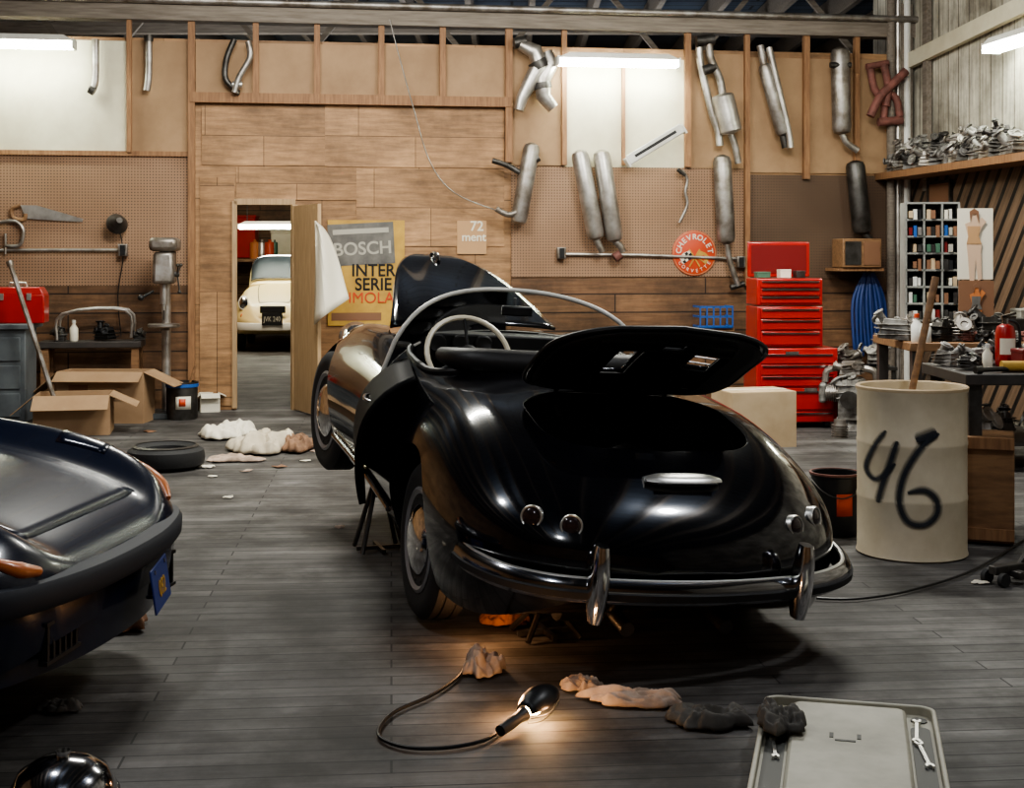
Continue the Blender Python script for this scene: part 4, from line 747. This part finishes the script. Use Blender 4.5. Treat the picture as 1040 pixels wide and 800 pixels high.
q=fl(163,481)+V((-.03,.27,0));t=thing('spare_tyre','black tyre lying flat on the floor below the cartons','tyre',q);t.scale=(.9,.9,1)
ob('tyre_casing',MB().lathe([(.19,.03),(.24,0),(.3,.03),(.31,.08),(.3,.13),(.24,.165),(.19,.14),(.185,.085),(.19,.03)],n=40,caps=False),rubber,t);ob('sidewall_band',MB().ring([(.235,.1655),(.26,.157),(.262,.160),(.235,.169)],n=40),dsteel,t)
q=fl(181,427)+V((0,.15,0));t=thing('bucket','dark oil pail with white and blue label near the drill press','bucket',q)
ob('pail',MB().lathe([(.14,0),(.145,.02),(.145,.33),(.152,.335),(.152,.35),(.135,.35),(.13,.1),(.01,.09)],n=32),dsteel,t);ob('rim',MB().ring([(.149,.3),(.153,.305),(.153,.33),(.148,.335)],n=32),bluel,t)
ob('label',MB().grid([[V((.148*math.sin(a),-.148*math.cos(a),z)) for a in [R(-10+8*i) for i in range(8)]] for z in(.1,.22)]),paper,t,sol=.002)
ob('label_mark',MB().grid([[V((.151*math.sin(a),-.151*math.cos(a),z)) for a in [R(2+6*i) for i in range(5)]] for z in(.13,.2)]),redp,t,sol=.001)
solo('stir_stick',MB().tube([(0,0,.1),(.12,.02,.5)],.012,8),wood,'wooden stick standing in the dark oil pail','stick',q)
q=fl(207,419)+V((.03,.12,0));t=thing('carton','small white carton right of the dark oil pail','box',q,.3);carton(t,.18,.16,.18,paper,True)
def rag(label,px,py,rx,ry,h,m,seed,rz=0,name='rag',cat='cloth',z=0.006,nf=3.2,zz=0.):
    q=fl(px,py,zz);rows=[];N=84
    for i in range(30):
        k=i/29;r=[]
        for j in range(N):
            a=6.28318*j/N;rr=k*(1+.45*NZ.noise(V((math.cos(a)*1.5,math.sin(a)*1.5,seed)))+.25*NZ.noise(V((math.cos(a)*4,math.sin(a)*4,seed))));u,v=rr*math.cos(a),rr*math.sin(a)
            w=V((u*nf*.8+.9*NZ.noise(V((u*2,v*2,seed+5))),v*nf*.8+.9*NZ.noise(V((u*2,v*2,seed+9))),seed*3.1))
            f=.48+.5*NZ.noise(w*.55)+.42*(.5-1.6*abs(NZ.noise(w)))+.16*NZ.noise(w*2.3)
            r.append(V((u*rx,v*ry,z+h*max(.03,f)*(1-k**7)**.6+.012*k*max(0,NZ.noise(w*1.5)))))
        rows.append(r)
    rows[0]=[rows[0][0]+V((.001*math.cos(6.28*j/N),.001*math.sin(6.28*j/N),0)) for j in range(N)]
    b=MB();b.grid(rows,cv=True);b.add(rows[0],[tuple(range(N))]);bmesh.ops.remove_doubles(b.bm,verts=b.bm.verts[:],dist=.0004)
    return solo(name,b,m,label,cat,q,rz,sol=.003,sharp=75,smo=4)
rag('pale canvas cloth heap on the floor left of the convertible',268,456,.25,.42,.19,cloth,1.);rag('white cloth heap behind the canvas on the floor',230,443,.22,.32,.15,paper,2.);rag('brown paper scrap heap beside the pale canvas',302,456,.14,.25,.14,rag2,3.);rag('flattened pale cloth in front of the canvas heap',236,468,.20,.14,.05,rag1,4.)
rag('crumpled stained rag at the end of the lamp cord',489,681,.085,.12,.08,rag1,5.,nf=4.);rag('long pinkish rag stretched right of the work lamp',648,715,.20,.06,.06,rag1,6.,rz=-.2,nf=4.);rag('pinkish rag end nearest the work lamp',590,700,.09,.06,.055,rag1,8.,rz=-.5,nf=4.)
rag('dark oily rag bundle left of the creeper',722,735,.13,.09,.07,rag3,7.,nf=4.);rag('grey oily rag draped over the near left corner of the creeper',790,738,.065,.12,.07,rag3,9.,nf=4.,zz=.105)
rag('brown rag on the floor under the blue car nose',122,638,.12,.1,.09,rag2,10.);rag('white paper scrap on the floor beside the licence plate',150,604,.05,.07,.06,paper,11.,name='paper_scrap',cat='paper');rag('small white paper scrap on the floor below the cream drum',995,593,.04,.02,.01,paper,12.,name='paper_scrap',cat='paper');rag('rag coloured orange for lamp glow under the convertible beside the rear tyre',515,632,.12,.1,.08,glowor,13.);rag('small pale paper scrap near the left edge of the boards',232,506,.03,.02,.01,paper,14.,name='paper_scrap',cat='paper');rag('black crumpled glove on the floor below the blue car',60,722,.07,.04,.04,rag3,15.,name='glove')  # the rag by the rear tyre has the lamp glow in its colour
rag('small paper scrap near the pale canvas',208,475,.07,.04,.02,paper,16.,name='paper_scrap',cat='paper')
for i,(x,y,s_) in enumerate(((216,484,.03),(250,478,.04),(284,474,.05),(310,468,.04),(322,458,.05),(152,438,.05),(196,470,.04),(345,535,.03))):
    q=fl(x,y,.004);b=MB().grid([[V((s_*(a-1),s_*.8*(c_-1),.004+.012*NZ.noise(V((a*1.7,c_*1.3,i+.5))))) for a in(0,1,2)] for c_ in(0,1,2)]);solo('paper_scrap',b,(paper,rag1,brownp)[i%3],'small torn litter scrap on the floor around the canvas heap','paper',q,i*1.1,group='litter scraps near the canvas heap',sol=.002)
# ---------------------------------------------------------------- foreground
a=fl(508,742,.03);b_=fl(556,708,.06);dv=(b_-a)
t=thing('work_lamp','lit caged work lamp lying on the floor with warm bulb','work lamp',a);u=dv.normalized()
ob('grip',MB().tube([V((0,0,0)),u*.05,u*.11,u*.14],[.018,.02,.019,.024],14),black_plastic,t)
up=V((0,0,1));sd=V((u.y,-u.x,0)).normalized()
ob('reflector_hood',MB().grid([[u*(.14+.17*i/8)+(sd*math.cos(w)+up*math.sin(w))*(.028+.028*math.sin(3.0*i/8)) for w in [R(5+165*k/16) for k in range(17)]] for i in range(9)]),black_plastic,t,sol=.003)
ob('bulb',MB().tube([u*.15,u*.17,u*.2,u*.23,u*.25],[.01,.016,.027,.02,.004],14),bulbM,t)
cg=MB()
for w in(-60,-20,200): cg.tube([u*(.14+.17*i/8)+(sd*math.cos(R(w))+up*math.sin(R(w)))*(.03+.022*math.sin(3.0*i/8)) for i in range(9)],.0025,6)
ob('wire_cage',cg,dsteel,t);ob('hook',MB().tube([u*.31,u*.33+V((0,0,.01)),u*.35,u*.345-V((0,0,.015))],.004,6,3),dsteel,t)
cord=[fl(x,y,.012) for x,y in((508,742),(490,752),(455,759),(415,759),(388,750),(386,738),(402,722),(438,706),(462,690),(470,680))]
ob('cord',MB().tube([p-a for p in cord],.0065,8,6),black_plastic,t)
for nm,pos,e in(('work_bulb',a+u*.2+sd*.05+V((0,0,.0)),1.5),('added_spill_light',a+u*.2-sd*.07+V((0,0,.02)),3.2),('under_car_bulb',fl(486,624,.13),2.6)):  # spill light is added outside the hood to spread the bulb's glow
    lam=bpy.data.lights.new(nm,'POINT');lam.energy=e;lam.color=(1,.52,.24);lam.shadow_soft_size=.025;lo=bpy.data.objects.new(nm,lam);COL.objects.link(lo);lo.location=pos
cord=[fl(x,y,.012) for x,y in((800,604),(840,608),(880,607),(930,598),(990,578),(1045,545),(1090,520))]
solo('floor_cable',MB().tube([p-cord[0] for p in cord],.006,8,6),black_plastic,'thin black cable running along the floor from the bumper rightwards','cable',cord[0])
q=fl(1026,594);t=thing('trolley_jack','small dark castered jack on the floor at the right edge','jack',q+V((.02,.05,.0)),.5)
ob('jack_frame',MB().box((0,0,.07),(.24,.05,.04)).box((0,0,.05),(.05,.16,.03)).cyl((.05,0,.07),(.12,0,.14),.015),dsteel,t,bev=.005)
for x,y in((-.1,-.05),(-.1,.05),(.1,-.05),(.1,.05)): ob('caster',MB().cyl((x,y-.012,.032),(x,y+.012,.032),.032),rubber,t)
f0=fl(862,714,.1);n0=fl(862,800,.1);di=(f0-n0);yw=math.atan2(-di.x,di.y);di=di.normalized()
cc=f0-di*.55;CRL=1.12;t=thing('mechanic_creeper','pale grey plastic mechanic creeper board with side trays','creeper',(cc.x,cc.y,0),yw)
def rr(w,l,r,n=6):
    o=[]
    for sx,sy,a0 in((1,1,0),(-1,1,90),(-1,-1,180),(1,-1,270)):
        for k in range(n+1): a=R(a0+90*k/n);o.append((sx*(w/2-r)+r*math.cos(a),sy*(l/2-r)+r*math.sin(a)))
    return o
ob('base_board',MB().prism(rr(.53,CRL,.05),.035,MX.Translation((0,0,.045))),tray,t,bev=.008)
ri=MB();o1=rr(.53,CRL,.05);o2=rr(.50,CRL-.03,.04);ri.grid([[V((x,y,.075)) for x,y in o1],[V((x,y,.108)) for x,y in o1],[V((x,y,.108)) for x,y in o2],[V((x,y,.075)) for x,y in o2]],cv=True);ob('rim',ri,tray,t,bev=.004)
ob('centre_panel',MB().prism(rr(.35,CRL-.04,.03),.026,MX.Translation((0,0,.076))),tray,t,bev=.012)
for x,y,w,h in((-.05,.23,.012,.04),(.03,.23,.012,.04),(-.01,.19,.06,.012)): ob('slot',MB().box((x,y,.1025),(w,h,.003)),trayd,t)
for s_ in(-1,1):
    ob('tray_liner',MB().prism(rr(.058,CRL-.22,.028),.004,MX.Translation((s_*.212,-.03,.080))),trayd,t);ob('grip_cutout',MB().prism(rr(.05,.05,.0249),.004,MX.Translation((s_*.212,CRL/2-.075,.080))),satin,t)
for x in(-.2,.2):
    for y in(-.45,.45): ob('caster',MB().cyl((x-.012,y,.024),(x+.012,y,.024),.024),rubber,t)
def wrench(loc,rz,L,lbl):
    b=MB().box((0,0,.004),(.010,L*.86,.006)).box((0,0,.006),(.005,L*.7,.006))
    for s_ in(-1,1): b.prism([(x*L*.058,s_*y*L*.058+s_*L*.44) for x,y in((-.6,-1.),(.6,-1.),(1.1,.0),(1.,1.1),(.5,1.2),(.42,.2),(-.3,.1),(-.5,1.),(-1.,.8),(-1.15,.0))],.009)
    solo('wrench',b,framec,lbl,'wrench',loc,rz)
for lx,ly,L,dz,l in((-.212,.12,.17,.1,'shiny wrench in the left tray of the creeper'),(.20,.36,.2,-.05,'shiny wrench at the far end of the right creeper tray'),(.212,.16,.2,.12,'shiny wrench nearer the camera in the right creeper tray')):
    p=MX.Translation((cc.x,cc.y,0))@MX.Rotation(yw,4,'Z')@V((lx,ly,.086));wrench(p,yw+dz,L,l)
q=fl(64,812);t=thing('lamp_shell','dull chrome domed lamp shell on the floor at lower left','headlamp shell',q);ob('dome',MB().lathe([(.145,0),(.15,.015),(.145,.04),(.12,.085),(.07,.115),(.02,.125)],n=36),bchrome,t);ob('rim',MB().ring([(.149,0),(.158,.008),(.155,.022),(.147,.022)],n=36),dchrome,t);ob('stem',MB().cyl((0,0,.12),(0,0,.14),.02),chrome,t)
# ---------------------------------------------------------------- light, world, camera
def area(loc,tgt,sx,sy,e,c=(1,.98,.89)):
    l=bpy.data.lights.new('unseen_area_light','AREA');l.shape='RECTANGLE';l.size=sx;l.size_y=sy;l.energy=e;l.color=c;o=bpy.data.objects.new('unseen_area_light',l);COL.objects.link(o);o.location=loc;o.rotation_euler=(V(tgt)-V(loc)).to_track_quat('-Z','Y').to_euler()  # unseen area lights added to light the room, without fixtures
area((-1.6,9.5,4.3),(-1.6,10.,0),1.4,.15,225);area((2.2,9.5,4.3),(2.2,10,0),1.4,.15,225)
for x,y,e in((-2.4,4.6,165),(2.6,4.8,185),(-.4,.6,120)):
    l=bpy.data.lights.new('added_point_light','POINT');l.energy=e;l.color=(.96,.98,1);l.shadow_soft_size=.14;o=bpy.data.objects.new('added_point_light',l);COL.objects.link(o);o.location=(x,y,4.2)  # unseen point lights added as fill that reflects in small highlights
area((-3.6,20.0,4.2),(-3.6,21.5,0),2.5,1.5,310,(1,.90,.70))
area((0,11.2,4.3),(0,13.8,2.0),6,.3,112)
area((-1,17,3.2),(-1,17,5),8,1.5,90,(.92,.96,1));area((-1,11.5,3.9),(-1,11.6,5),8,.5,40,(.94,.97,1))  # added upward lights, out of view, to brighten roof and rafters
w=bpy.data.worlds.new('World');SC.world=w;w.use_nodes=True;w.node_tree.nodes['Background'].inputs[0].default_value=(.5,.6,.75,1);w.node_tree.nodes['Background'].inputs[1].default_value=.05
try: SC.view_settings.look='AgX - Medium High Contrast'
except Exception: pass
cd=bpy.data.cameras.new('Camera');co=bpy.data.objects.new('Camera',cd);COL.objects.link(co);co.location=(0,0,H);co.rotation_euler=(R(90),0,0);cd.sensor_width=36;cd.lens=F/1040*36;cd.shift_y=-140/1040;SC.camera=co
